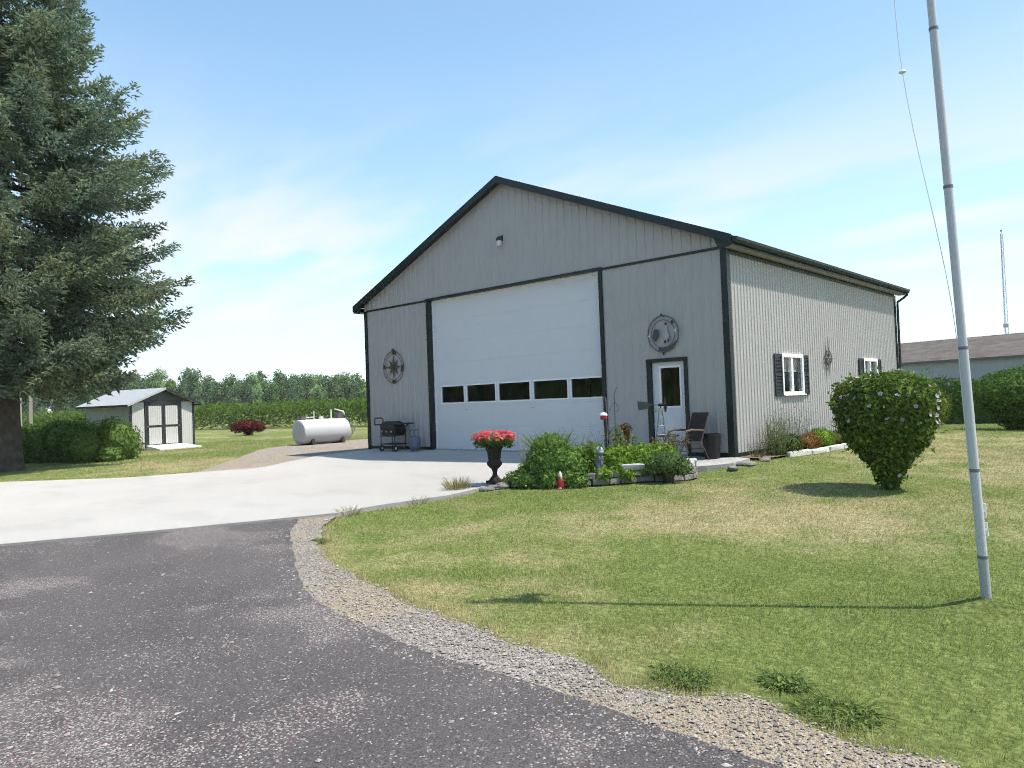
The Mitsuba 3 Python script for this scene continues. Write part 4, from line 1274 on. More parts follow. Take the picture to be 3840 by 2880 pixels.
# ------------------------------------------------------------------ fuel tank
k = thing("fuel_tank", "white cylindrical farm fuel tank lying on the gravel beside the garage", "tank")
tx, tz0, rad = -10.42, 0.27, 0.56
n = 40
prof = [(0.0, -.075), (.22, -.068), (.40, -.045), (.52, -.012), (rad, .03), (rad, 2.42), (.52, 2.462), (.40, 2.495), (.22, 2.518), (0.0, 2.525)]
m = M((0.47, 0.475, 0.49)).lathe(prof, (0, 0, 0), n)
m.move(np.array([[1, 0, 0], [0, 0, 1], [0, -1, 0.0]]), (tx, 3.80, tz0))
part(k, "body", m, "painted", smooth=True)
for y in (3.93, 6.12):
    an = np.linspace(0, 2 * np.pi, 41)
    part(k, "weld_band", M((0.60, 0.61, 0.63)).tube([(tx + (rad + .001) * math.cos(a), y, tz0 + (rad + .001) * math.sin(a)) for a in an], .008, 5, cap=False), "painted")
for y in (4.2, 5.8):
    part(k, "cradle", M((0.05, 0.045, 0.04)).prism([(-.52, -.62), (.52, -.62), (.46, -.30), (.30, -.46), (.10, -.545), (-.10, -.545), (-.30, -.46), (-.46, -.30)], (tx, y, tz0), (1, 0, 0), (0, 0, 1), (0, 1, 0), .14), "matte")
part(k, "filler_cap", M((0.6, 0.6, 0.6)).lathe([(.11, .54), (.11, .62), (.09, .66), (.06, .67), (0, .675)], (tx, 5.0, tz0), 14), "painted", smooth=False)
part(k, "vent_pipe", M((0.62, 0.62, 0.62)).tube([(tx, 4.62, tz0 + .5), (tx, 4.62, tz0 + .95)], .028, 8).tube([(tx, 4.62, tz0 + .66), (tx - .05, 4.25, tz0 + .66), (tx - .05, 4.25, tz0 + .5)], .02, 6), "painted")
part(k, "standpipe", M((0.62, 0.62, 0.62)).tube([(tx, 5.55, tz0 + .5), (tx, 5.55, tz0 + .98)], .045, 8), "painted")
part(k, "control_box", M((0.12, 0.11, 0.13)).box(tx - .15, tx + .1, 3.9, 4.12, tz0 + .53, tz0 + .70), "painted")
m = M((0.10, 0.09, 0.10)).box(tx - .12, tx + .12, 5.85, 6.12, tz0 + .52, tz0 + .78).tube([(tx, 6.0, tz0 + .78), (tx, 6.0, tz0 + .88)], .06, 10)
pk = part(k, "pump", m, "painted")
part(pk, "nozzle", M((0.66, 0.66, 0.66)).tube([(tx + .02, 5.72, tz0 + 1.0), (tx + .02, 6.0, tz0 + .93), (tx + .02, 6.22, tz0 + .86), (tx + .02, 6.28, tz0 + .74)], [.022, .03, .045, .03], 8), "painted")
hz = np.linspace(0, 1, 24)
pts = np.stack([tx + .05 + .12 * np.sin(hz * 3.1), 6.25 + .30 * np.sin(hz * np.pi) + .15 * hz, tz0 + .55 - 1.08 * hz], -1)
part(k, "hose", M((0.16, 0.19, 0.14)).tube(pts, .022, 7), "painted")
pts = np.stack([tx - .1 + .1 * np.sin(hz * 3.1), 6.3 + .55 * np.sin(hz * np.pi), tz0 + .5 - 1.03 * hz], -1)
part(k, "hose", M((0.14, 0.15, 0.13)).tube(pts, .018, 7), "painted")

# ------------------------------------------------------------------ beside the garage: grill cart and gas cylinder
k = thing("grill_cart", "black gas grill on a wheeled cart against the left front wall", "grill")
g0 = float(gc(1.5, -.45))
X0, X1, Y0, Y1 = 1.40, 2.13, -0.66, -0.18
blk = (0.020, 0.021, 0.022)
m = M(blk)
for x in (X0 + .04, X1 - .04):
    for y in (Y0 + .03, Y1 - .03):
        m.tube([(x, y, g0 + .02), (x, y, g0 + .66)], .016, 8)
m.box(X0, X1, Y0, Y1, g0 + .20, g0 + .23)
m.bar((X0, Y0 + .03, g0 + .45), (X1, Y0 + .03, g0 + .45), .025, .025)
part(k, "frame", m, "painted")
part(k, "firebox", M((0.016, 0.016, 0.017)).prism([(X0 + .06, .62), (X0 + .12, .46), (X1 - .12, .46), (X1 - .06, .62), (X1 - .06, .66), (X0 + .06, .66)], (0, Y0 + .01, g0), (1, 0, 0), (0, 0, 1), (0, 1, 0), .46), "painted")
lid = [(Y0 + .01, .665), (Y0 - .01, .74), (Y0 + .08, .87), (Y0 + .22, .90), (Y0 + .36, .86), (Y0 + .46, .72), (Y0 + .46, .665)]
part(k, "lid", M((0.022, 0.022, 0.024)).prism(lid, (X0 + .05, 0, g0), (0, 1, 0), (0, 0, 1), (1, 0, 0), X1 - X0 - .10), "painted")
part(k, "handle", M((0.06, 0.05, 0.045)).tube([(X0 - .24, Y0 + .02, g0 + .80), (X0 - .24, Y0 + .02, g0 + .97), (X0 - .20, Y0 + .02, g0 + 1.0), (X0 + .12, Y0 + .02, g0 + 1.0), (X0 + .17, Y0 + .02, g0 + .96), (X0 + .16, Y0 + .02, g0 + .86)], .022, 8), "painted")
part(k, "side_shelf", M((0.03, 0.03, 0.03)).box(X1 - .02, X1 + .38, Y0 + .02, Y1 - .03, g0 + .80, g0 + .84).bar((X1 + .34, Y0 + .25, g0 + .8), (X1 - .03, Y0 + .25, g0 + .58), .03, .03), "painted")
part(k, "side_shelf", M((0.03, 0.03, 0.03)).box(X0 - .26, X0 + .02, Y0 + .02, Y1 - .03, g0 + .78, g0 + .82), "painted")
for x in (X0 + .14, X0 + .36, X0 + .58):
    part(k, "knob", M((0.30, 0.30, 0.30)).tube([(x, Y0 + .008, g0 + .59), (x, Y0 - .03, g0 + .59)], .025, 10), "painted")
for x in (X0 + .04, X1 - .04):
    w = part(k, "wheel", M((0.03, 0.03, 0.03)).tube([(x - .02, Y0 + .05, g0 + .09), (x + .02, Y0 + .05, g0 + .09)], .09, 18), "matte")
    part(w, "hub", M((0.55, 0.52, 0.46)).tube([(x - .026, Y0 + .05, g0 + .09), (x + .026, Y0 + .05, g0 + .09)], .04, 10), "painted")
k = thing("gas_cylinder", "blue grey gas cylinder with collar handle beside the grill cart", "cylinder")
cx, cy = 2.75, -0.42
part(k, "body", M((0.11, 0.125, 0.18)).lathe([(0, .05), (.10, .055), (.16, .10), (.175, .16), (.175, .34), (.16, .40), (.10, .45), (0, .465)], (cx, cy, g0), 24), "painted", smooth=True)
part(k, "foot_ring", M((0.09, 0.10, 0.14)).lathe([(.12, 0), (.125, .07), (.118, .07), (.113, 0)], (cx, cy, g0), 20), "painted")
m = M((0.09, 0.10, 0.14))
for a in (0.7, 2.44, 3.84, 5.58):
    m.bar((cx + .11 * math.cos(a), cy + .11 * math.sin(a), g0 + .42), (cx + .11 * math.cos(a), cy + .11 * math.sin(a), g0 + .63), .05, .012, up=(math.cos(a), math.sin(a), 0))
an = np.linspace(0, 2 * np.pi, 25)
m.tube([(cx + .11 * math.cos(a), cy + .11 * math.sin(a), g0 + .63) for a in an], .016, 6, cap=False)
part(k, "collar", m, "painted")
part(k, "valve", M((0.35, 0.28, 0.12)).tube([(cx, cy, g0 + .45), (cx, cy, g0 + .54)], .025, 8).tube([(cx - .03, cy, g0 + .55), (cx + .03, cy, g0 + .55)], .022, 8), "metal")

# ------------------------------------------------------------------ things on the walls
def ring(m, c, r0, w, ex, ez, thick=.006, n=48, col=None, squash=1.0):
    ey = np.cross(ex, ez)
    an = np.linspace(0, 2 * np.pi, n + 1)
    pts = [np.asarray(c) + np.asarray(ex) * r0 * math.cos(a) + np.asarray(ez) * r0 * squash * math.sin(a) for a in an]
    return m.tube(pts, w, 6, col, cap=False)


EX, EZ = np.array([1.0, 0, 0]), np.array([0, 0, 1.0])
k = thing("star_wall_ornament", "rustic eight pointed compass star in a metal ring left of the overhead door", "wall ornament")
c = np.array([1.42, -0.055, 2.50])
m = M((0.075, 0.065, 0.05))
ring(m, c, .49, .011, EX, EZ)
ring(m, c, .40, .007, EX, EZ)
part(k, "ring", m, "painted")
for i in range(8):
    a = i * math.pi / 4 + math.pi / 2
    L = .40 if i % 2 == 0 else .33
    d, s = EX * math.cos(a) + EZ * math.sin(a), EX * -math.sin(a) + EZ * math.cos(a)
    o = np.array([0, -.022, 0])
    v = [c, c + d * .11 + s * .055, c + d * L, c + d * .11 - s * .055, c + d * .10 + o]
    part(k, "ray", M((0.060, 0.050, 0.026) if i % 2 else (0.085, 0.068, 0.034)).add(v, [(0, 4, 1), (1, 4, 2), (2, 4, 3), (3, 4, 0), (0, 1, 2), (0, 2, 3)]), "painted")
part(k, "boss", M((0.05, 0.04, 0.022)).lathe([(.10, 0), (.09, .025), (.05, .04), (0, .045)], (0, 0, 0), 20).move(np.array([[1, 0, 0], [0, 0, -1], [0, 1, 0.0]]), c), "painted")
for dx, dz, w, h in ((0, .49, .045, .075), (.445, 0.0, .05, .06), (0, -.455, .07, .05), (-.445, 0.02, .05, .06), (.10, .44, .03, .05), (.40, -.10, .045, .06)):
    part(k, "plate", M((0.055, 0.048, 0.035)).box(c[0] + dx - w, c[0] + dx + w, c[1] - .012, c[1] + .008, c[2] + dz - h, c[2] + dz + h), "painted")
for q in (.40, -.43):
    part(k, "hanger", M((0.05, 0.05, 0.05)).box(c[0] - .012, c[0] + .012, c[1], -0.001, c[2] + q, c[2] + q + .03), "painted")

k = thing("round_wall_ornament", "round grey metal wall art with a pale figure hung above the entry door", "wall ornament")
c = np.array([10.95, -0.055, 2.68])
grey = (0.10, 0.105, 0.11)
m = M(grey)
ring(m, c, .385, .014, EX, EZ, squash=1.05)
ring(m, c, .295, .009, EX, EZ, squash=1.05)
part(k, "ring", m, "painted")
an = np.linspace(math.radians(250), math.radians(335), 22)
outer = [(.375 * math.cos(a), .39 * math.sin(a)) for a in an]
inner = [(.32 * math.cos(a), .20 * math.sin(a) - .10) for a in an[::-1]]
part(k, "scroll_base", M((0.055, 0.062, 0.058)).prism(outer + inner, c + [0, -.008, 0], EX, EZ, (0, 1, 0), .008), "painted")
fig = [(.0, .20), (.035, .15), (.05, .02), (.085, -.06), (.075, -.12), (.045, -.10), (.035, -.17), (.0, -.13), (-.03, -.15), (-.035, -.09), (-.06, -.06), (-.02, .04), (-.022, .14)]
part(k, "pale_figure", M((0.34, 0.36, 0.38)).prism([(x + .07, z - .0) for x, z in fig], c + [0, -.014, 0], EX, EZ, (0, 1, 0), .010), "painted")
dk = (0.025, 0.030, 0.030)
for dx, dz, w, h in ((.085, .215, .035, .028), (.05, -.185, .03, .035), (.135, -.155, .025, .03), (.24, .235, .032, .04), (-.02, .415, .03, .032), (0.0, -.445, .025, .035)):
    part(k, "dark_leaf", M(dk).blob(c + [dx, -.012, dz], (w, .012, h), 2, .3, 2, 3), "painted")
shape = [(-.24, .08), (-.20, .12), (-.11, .10), (-.10, .02), (-.13, -.10), (-.20, -.16), (-.26, -.10)]
part(k, "leaf_cluster", M((0.05, 0.06, 0.055)).prism(shape, c + [0, -.010, 0], EX, EZ, (0, 1, 0), .008), "painted")
for dx, dz in ((-.345, -.03), (.315, .05)):
    st = []
    for i in range(8):
        a = i * math.pi / 4 + math.pi / 2
        q = (.075 if i % 4 == 0 else .045) if i % 2 == 0 else .020
        st.append((q * math.cos(a) * .8, q * math.sin(a)))
    part(k, "star", M((0.62, 0.64, 0.66)).prism(st, c + [dx, -.02, dz], EX, EZ, (0, 1, 0), .008), "painted")
for q in (.38, -.40):
    part(k, "hanger", M(grey).box(c[0] - .012, c[0] + .012, c[1] + .009, -0.001, c[2] + q, c[2] + q + .02), "painted")

k = thing("slender_wall_star", "slender dark metal star ornament on the sunlit side wall between the windows", "wall ornament")
c = np.array([BW + .07, 5.52, 2.13])
EY_ = np.array([0, 1.0, 0])
for i in range(8):
    a = i * math.pi / 4 + math.pi / 2
    L = {0: .62, 4: .52}.get(i, .36 if i % 2 == 0 else .22)
    w = .05 if i % 4 == 0 else .04
    d, s = EY_ * math.cos(a) + EZ * math.sin(a), EY_ * -math.sin(a) + EZ * math.cos(a)
    v = [c, c + d * .12 + s * w, c + d * L, c + d * .12 - s * w, c + d * .10 + np.array([.025, 0, 0])]
    part(k, "ray", M((0.085, 0.075, 0.075)).add(v, [(0, 1, 4), (1, 2, 4), (2, 3, 4), (3, 0, 4), (0, 2, 1), (0, 3, 2)]), "painted")
m = M((0.085, 0.075, 0.075))
ring(m, c, .20, .012, EY_, EZ)
part(k, "ring", m, "painted")
part(k, "hanger", M((0.06, 0.06, 0.06)).box(BW + .019, c[0], c[1] - .01, c[1] + .01, c[2] + .18, c[2] + .2), "painted")

k = thing("wall_lamp", "small jar lamp with a dark cap high on the gable", "lamp")
c = np.array([6.15, -0.13, 5.56])
part(k, "arm", M((0.03, 0.03, 0.03)).box(c[0] - .05, c[0] + .05, -.04, -.018, 5.60, 5.74).tube([(c[0], -.03, 5.68), (c[0], c[1], 5.70), (c[0], c[1], 5.66)], .014, 7), "painted")
part(k, "cap", M((0.035, 0.035, 0.035)).lathe([(.085, 5.60), (.09, 5.625), (.06, 5.675), (.02, 5.69), (0, 5.69)], (c[0], c[1], 0), 18), "painted")
part(k, "jar", M((0.62, 0.63, 0.64)).lathe([(0, 5.445), (.045, 5.45), (.066, 5.475), (.068, 5.57), (.055, 5.60)], (c[0], c[1], 0), 18), "painted", smooth=True)

# ------------------------------------------------------------------ urn with pink flowers
k = thing("urn_planter", "tall dark bronze pedestal urn at the edge of the concrete", "urn")
ux, uy = 10.06, -4.66
uz = float(gc(ux, uy)) - .02
part(k, "foot_stone", M().blob((ux + .05, uy + .02, uz + .0), (.24, .20, .07), 3, .3, 1.5, 4), "stone", smooth=True)
uz += .05
part(k, "plinth", M((0.030, 0.026, 0.024)).box(ux - .12, ux + .12, uy - .12, uy + .12, uz, uz + .05), "matte")
part(k, "body", M((0.034, 0.029, 0.026)).lathe([(.11, .05), (.105, .075), (.07, .11), (.045, .15), (.04, .20), (.055, .235), (.05, .25), (.10, .29), (.135, .33), (.142, .37), (.12, .40), (.105, .43), (.11, .50), (.125, .60), (.15, .67), (.19, .70), (.20, .715), (.185, .725), (.15, .70), (0, .69)], (ux, uy, uz), 28), "matte", smooth=40)
for a in range(8):
    an_ = a * math.pi / 4
    m = M((0.030, 0.026, 0.023)).tube([(ux + r_ * math.cos(an_), uy + r_ * math.sin(an_), uz + z_) for r_, z_ in ((.108, .44), (.113, .52), (.128, .60), (.15, .66))], .010, 6)
    part(k, "rib", m, "matte")
k = thing("pink_flowers", "bright coral pink flowers spilling over the rim of the dark urn", "flowers")
lob = [((ux, uy, uz + .81), (.34, .34, .13)), ((ux - .14, uy - .12, uz + .80), (.21, .21, .12)), ((ux + .15, uy + .13, uz + .80), (.21, .21, .12))]
P_, N_ = on_lobes(lob, 420, 301, lo=.6)
part(k, "leaves", leaves(P_ - [0, 0, .05], N_ + [0, 0, .4], .055, palette(len(P_), [(0.05, .085, .02), (.08, .13, .03)], 302), 303, .6, .6), "leafy", kind="stuff")
P_, N_ = on_lobes(lob, 800, 305, lo=.75)
up_ = N_[:, 2] > -.35
P_, N_ = P_[up_] + rng(308).random((int(up_.sum()), 1)) * [0, 0, .05], N_[up_] + [0, 0, .6]
N_ /= np.linalg.norm(N_, axis=1, keepdims=True)
fl = M()
r = rng(306)
cols = palette(len(P_), [(0.62, .045, .12), (.70, .10, .22), (.55, .03, .05), (.75, .28, .30), (.72, .30, .12)], 307, .22)
for p, nd, cc in zip(P_, N_, cols):
    e1 = np.cross(nd, [0.3, 0.2, 1.0])
    e1 /= np.linalg.norm(e1) + 1e-9
    e2 = np.cross(nd, e1)
    s_ = .024 * math.exp(.2 * r.normal())
    for q in range(5):
        a0 = q * 2 * math.pi / 5 + r.random()
        d_, t_2 = e1 * math.cos(a0) + e2 * math.sin(a0), -e1 * math.sin(a0) + e2 * math.cos(a0)
        fl.add([p, p + d_ * s_ * .6 + t_2 * s_ * .45 + nd * .008, p + d_ * s_ * 1.15, p + d_ * s_ * .6 - t_2 * s_ * .45 + nd * .008], [(0, 1, 2), (0, 2, 3)], cc)
part(k, "blossoms", fl, "leafy", kind="stuff")
m = M((0.065, 0.11, 0.025))
for c_, q_ in lob:
    m.blob(np.array(c_) - [0, 0, .03], np.array(q_) * .78, 2, .2, 2, 5)
part(k, "foliage_heart", m, "matte", kind="stuff")

# ------------------------------------------------------------------ the raised bed
WALL_PATH = [(10.35, -4.5), (10.75, -4.38), (11.15, -4.17), (11.7, -3.77), (12.1, -3.28), (12.42, -2.85), (12.62, -2.35), (12.55, -1.85), (12.30, -1.50)]
bed = Polygon(np.vstack([resample(WALL_PATH, .2), [(12.05, -1.42), (11.75, -1.75), (11.25, -2.45), (10.7, -3.55), (10.3, -4.25)]])).buffer(0)


def bed_z(x, y):
    d = shapely.distance(bed.exterior, shapely.points(x, y))
    return gc(x, y) + 0.11 + 0.14 * sst(0, .5, d) + 0.03 * (nz(x, y, 5, 3) - .5)


struct("planting_bed", sheet(bed.buffer(-.06), bed_z, 0.12, skirt=.25), "soil", "soil of the raised planting bed", smooth=False)


def stone_mesh(c, t, l, w, h, seed, chamfer=.014):
    """a rough block: a chamfered box with uneven corners, about 44 triangles"""
    r = rng(seed)
    t = np.array([t[0], t[1], 0.0])
    t /= np.linalg.norm(t)
    s = np.array([-t[1], t[0], 0])
    pts = []
    for i in (-1, 1):
        for j in (-1, 1):
            for q in (-1, 1):
                cor_ = np.array([i * l / 2, j * w / 2, q * h / 2]) + r.normal(size=3) * [.008, .008, .004]
                for ax_ in range(3):
                    d = np.array([-i, -j, -q], float) * chamfer * (0.7 + .6 * r.random())
                    d[ax_] = 0
                    pts.append(cor_ + d)
    hull = trimesh.convex.convex_hull(np.array(pts))
    v = np.asarray(c) + hull.vertices[:, :1] * t + hull.vertices[:, 1:2] * s + hull.vertices[:, 2:] * np.array([0, 0, 1.0])
    return v, hull.faces, np.full((len(v), 3), .4)


k = thing("retaining_wall", "low curved wall of rough grey stone blocks round the raised bed", "wall")
wp = resample(WALL_PATH, .01)
seg = np.linalg.norm(np.diff(wp, axis=0), axis=1)
cum = np.concatenate([[0], np.cumsum(seg)])
r = rng(401)
for course in range(2):
    s = 0.0 if course == 0 else .13
    while s < cum[-1] - .12:
        l = min(.20 + .16 * r.random(), cum[-1] - s)
        a = np.array([np.interp(s, cum, wp[:, q]) for q in (0, 1)])
        b = np.array([np.interp(s + l, cum, wp[:, q]) for q in (0, 1)])
        c = (a + b) / 2
        zg = float(glawn(*c)) + .02
        h = .105
        part(k, "block", stone_mesh((*c, zg + h / 2 + course * (h + .006)), b - a, l - .014, .17 + .02 * r.random(), h - .006 * r.random(), 410 + int(s * 100) + course * 1000), "stone")
        s += l
for s0, l, hh_ in ((1.98, .46, .11), (2.95, .30, .10), (3.27, .34, .12), (3.64, .30, .12)):
    a = np.array([np.interp(s0, cum, wp[:, q]) for q in (0, 1)])
    b = np.array([np.interp(s0 + l, cum, wp[:, q]) for q in (0, 1)])
    c = (a + b) / 2
    zg = float(glawn(*c)) + .02 + .222
    v, f, cc = stone_mesh((*c, zg + hh_ / 2), b - a, l - .02, .20, hh_, 480 + int(s0 * 10), .02)
    part(k, "capstone", (v, f, cc * 0 + [.36, .36, .37]), "matte", label="pale grey capstone")
for i, (x, y, l, w) in enumerate([(9.80, -5.06, .42, .20), (10.13, -4.98, .26, .18), (12.95, -1.05, .30, .16), (12.98, -.55, .34, .20), (13.02, .25, .22, .14)]):
    kk = thing("edging_stone", ["flat pale edging slab at the pad corner left of the urn", "small rounded stone at the foot of the urn", "pale flat stone by the concrete corner nearest the lawn", "grey flat stone beside the dark garage corner trim", "small grey stone at the start of the side bed"][i], "stone")
    v, f, cc = stone_mesh((x, y, float(glawn(x, y)) + .035), (math.cos(i * .9 + .4), math.sin(i * .9 + .4)), l, w, .07, 500 + i, .02)
    whole(kk, (v, f, cc), "stone")

# plants of the bed: one thing each
def blades(key, c, spread, h, n, width, cols, seed, lean=.5, name="blades"):
    r = rng(seed)
    a, q = r.random(n) * 6.28, np.sqrt(r.random(n))
    b = np.column_stack([c[0] + spread * .35 * q * np.cos(a), c[1] + spread * .35 * q * np.sin(a), np.full(n, c[2])])
    ht = h * (.6 + .5 * r.random(n))
    tips = b + np.column_stack([spread * lean * q * np.cos(a) + .05 * r.normal(size=n), spread * lean * q * np.sin(a) + .05 * r.normal(size=n), ht])
    part(key, name, stalks(b, tips, width, palette(n, cols, seed + 1), seed + 2), "leafy", kind="stuff")
    return tips


k = thing("peony_bush", "largest dark leafy bush at the front left of the raised bed", "plant")
bush(k, [((10.88, -3.98, .16), (.48, .46, .40)), ((11.20, -3.85, .10), (.40, .36, .36)), ((10.75, -4.12, .0), (.40, .34, .30)), ((11.25, -4.02, -.10), (.34, .28, .22)), ((10.80, -3.95, .42), (.34, .32, .24)), ((10.62, -4.42, -.12), (.26, .20, .17)), ((11.02, -4.25, -.12), (.30, .22, .19)), ((11.45, -4.02, -.14), (.22, .18, .15))], 6600, .078,
     [(0.150, 0.255, 0.060), (0.246, 0.386, 0.096), (0.079, 0.144, 0.042)], 601, aspect=.42, droop=.35)
blades(k, (10.80, -3.95, .30), .75, .42, 90, .026, [(0.17, 0.25, 0.07), (0.12, 0.19, 0.05)], 605, .42)
k = thing("airy_grey_plant", "thin grey green feathery sprays beside the largest bush", "plant")
tips = blades(k, (10.50, -4.12, .0), .40, .58, 120, .007, [(0.22, 0.26, 0.17), (0.30, 0.31, 0.26)], 611, .45, "stems")
P_ = tips[rng(612).integers(len(tips), size=420)] + rng(613).normal(size=(420, 3)) * [.05, .05, .07]
part(k, "seed_heads", leaves(P_, rng(614).normal(size=(420, 3)), .022, palette(420, [(0.36, .36, .32), (.22, .27, .16)], 615), 616, .6), "leafy", kind="stuff")
k = thing("feathery_plant", "pale feathery plant at the back of the largest bush", "plant")
tips = blades(k, (11.28, -3.55, .12), .55, .52, 140, .008, [(0.20, 0.24, 0.12), (0.26, 0.28, 0.18)], 618, .5, "stems")
P_ = tips[rng(619).integers(len(tips), size=500)] + rng(620).normal(size=(500, 3)) * [.06, .06, .08]
part(k, "foliage", leaves(P_, rng(621).normal(size=(500, 3)), .03, palette(500, [(0.20, .25, .12), (.28, .30, .2)], 622), 623, .4), "leafy", kind="stuff")
k = thing("lime_leaf_plant", "lime green large leaved plant right of the largest bush", "plant")
bush(k, [((11.46, -3.58, .24), (.27, .25, .24)), ((11.38, -3.72, .05), (.27, .24, .22))], 900, .095, [(0.17, 0.25, 0.035), (0.12, 0.20, 0.03)], 625, aspect=.6, droop=.5)
k = thing("low_pale_plant", "low light green plant at the left end of the bed near the urn", "plant")
bush(k, [((10.32, -4.42, -.12), (.20, .18, .14)), ((10.20, -4.52, -.18), (.15, .13, .09)), ((10.44, -4.32, -.03), (.13, .12, .16))], 800, .05, [(0.14, 0.20, 0.055), (0.10, 0.16, 0.04), (0.20, .24, .10)], 631, aspect=.55, droop=.3)
COVER = [(0.154, 0.264, 0.037), (0.231, 0.341, 0.051), (0.094, 0.165, 0.033)]
k = thing("leafy_groundcover", "bright green leafy mass filling the middle of the raised bed", "plant")
bush(k, [((11.74, -3.14, .15), (.38, .35, .27)), ((11.98, -2.77, .16), (.40, .38, .27)), ((12.10, -2.35, .17), (.36, .36, .25)), ((11.80, -3.35, .0), (.30, .24, .20)), ((12.08, -3.05, .0), (.26, .26, .20)), ((11.5, -2.85, .08), (.34, .3, .22)), ((12.0, -3.38, -.06), (.22, .16, .14)), ((11.72, -3.66, -.06), (.2, .16, .16))], 5200, .072, COVER, 641, aspect=.6, droop=.4)
k = thing("tall_sprig_plant", "upright sprig plant rising above the bright green mass", "plant")
for i, (x, y, h) in enumerate([(11.53, -2.88, .72), (11.58, -2.82, .62), (11.69, -2.6, .55)]):
    bush(k, [((x, y, h - .08), (.12, .12, .14)), ((x + .03, y, h - .28), (.15, .14, .14))], 260, .055, [(0.13, 0.20, 0.05), (0.09, 0.15, 0.03), (.25, .24, .12)], 651 + i * 5, core_scale=0)
    part(k, "stem", M((0.07, .09, .03)).tube([(x, y, .1), (x + .02, y, h)], .006, 5), "matte")
k = thing("thin_sprig_plant", "thin sprig plant standing in front of the entry door trim", "plant")
bush(k, [((12.0, -1.72, .48), (.05, .05, .13)), ((12.03, -1.70, .30), (.08, .07, .12))], 130, .05, [(0.12, 0.17, 0.05), (.2, .2, .1)], 661, core_scale=0)
part(k, "stem", M((0.07, .09, .03)).tube([(12.0, -1.72, .05), (12.0, -1.72, .62)], .005, 5), "matte")
k = thing("russet_plant", "dark russet stemmed plant in front of the patio chair", "plant")
tips = blades(k, (12.15, -1.95, .12), .42, .36, 90, .008, [(0.13, 0.09, 0.05), (.09, .10, .04)], 665, .55, "stems")
P_ = tips[rng(666).integers(len(tips), size=360)] + rng(667).normal(size=(360, 3)) * .045
part(k, "leaves", leaves(P_, rng(668).normal(size=(360, 3)) + [0, 0, .6], .038, palette(360, [(0.13, .06, .04), (.09, .12, .04), (.20, .14, .08)], 669), 670, .5), "leafy", kind="stuff")
k = thing("bucket_planter", "dark grey bucket standing on the grass before the stone wall", "bucket")
cx, cy = 12.68, -2.98
bz0 = float(glawn(cx, cy)) - .005
part(k, "pail", M((0.055, 0.062, 0.062)).lathe([(0, .0), (.085, .0), (.118, .21), (.126, .215), (.126, .228), (.114, .228), (.108, .20), (0, .19)], (cx, cy, bz0), 24), "metal")
k = thing("bucket_plant", "grey green leafy plant growing out of the dark grey bucket", "plant")
bush(k, [((cx - .02, cy + .03, bz0 + .36), (.28, .27, .20)), ((cx + .14, cy + .16, bz0 + .30), (.19, .19, .15)), ((cx - .18, cy - .1, bz0 + .32), (.18, .17, .15))], 1500, .07, [(0.13, 0.20, 0.07), (0.19, 0.27, 0.11), (.08, .13, .045)], 681, aspect=.42, droop=.5, core_scale=.6)

# ornaments in and near the bed
k = thing("red_ornament", "small red garden ornament with a white pointed top before the largest bush", "ornament")
ox, oy = 11.30, -4.30
oz = float(glawn(ox, oy))
part(k, "body", M((0.26, 0.016, 0.020)).lathe([(0, 0), (.075, .005), (.082, .05), (.07, .12), (.05, .18), (.03, .205), (0, .21)], (ox, oy, oz), 20), "painted", smooth=True)
part(k, "cap", M((0.62, 0.58, 0.52)).lathe([(.034, .19), (.04, .215), (.034, .26), (.018, .30), (0, .315)], (ox, oy, oz), 16), "painted", smooth=True)
for s in (-1, 1):
    part(k, "arm", M((0.24, 0.016, 0.020)).tube([(ox + s * .03 * .737, oy + s * .03 * .676, oz + .17), (ox + s * .085 * .737, oy + s * .085 * .676, oz + .12), (ox + s * .07 * .737 + .03, oy + s * .07 * .676 - .03, oz + .075)], [.022, .02, .016], 8), "painted")
part(k, "foot", M((0.40, .36, .32)).blob((ox + .02, oy - .05, oz + .02), (.05, .03, .022), 2, .1, 2, 2), "painted")
k = thing("slate_ornament", "upright blue grey glazed garden ornament between the bush and the bright green mass", "ornament")
sx_, sy_ = 11.66, -3.66
part(k, "figure", M((0.085, 0.10, 0.135)).blob((sx_, sy_, .10), (.10, .09, .27), 4, .35, 2.3, 7), "painted", smooth=True)
part(k, "head", M((0.30, 0.34, 0.40)).blob((sx_ + .03, sy_ + .02, .36), (.075, .07, .075), 3, .25, 2.3, 9), "painted", smooth=True)
part(k, "base", M((0.10, 0.11, 0.13)).blob((sx_, sy_, -.12), (.13, .12, .06), 3, .2, 2, 3), "painted", smooth=True)
k = thing("bird_feeder", "red and white bird feeder on a thin pole before the overhead door edge", "bird feeder")
fx_, fy_ = 11.14, -2.70
part(k, "pole", M((0.30, 0.31, 0.33)).tube([(fx_ + .05, fy_ + .03, .0), (fx_ + .05, fy_ + .03, 1.27), (fx_ + .035, fy_ + .02, 1.31), (fx_ + .01, fy_ + .005, 1.31), (fx_, fy_, 1.27), (fx_, fy_, 1.03)], .006, 6), "metal")
part(k, "cup", M((0.34, 0.03, 0.035)).lathe([(0, .88), (.055, .885), (.068, .905), (.068, .955), (.0, .956)], (fx_, fy_, 0), 18), "painted")
part(k, "lid", M((0.72, 0.70, 0.69)).lathe([(.072, .957), (.074, .985), (.05, 1.01), (.01, 1.03), (0, 1.03)], (fx_, fy_, 0), 18), "painted")
k = thing("shepherd_hook", "thin dark shepherd hook standing left of the entry door", "hook")
hx, hy = 11.30, -2.55
part(k, "rod", M((0.06, 0.06, 0.065)).tube([(hx, hy, .05), (hx, hy, 1.36), (hx + .02, hy + .02, 1.45), (hx + .05, hy + .045, 1.50)], .007, 6), "metal")
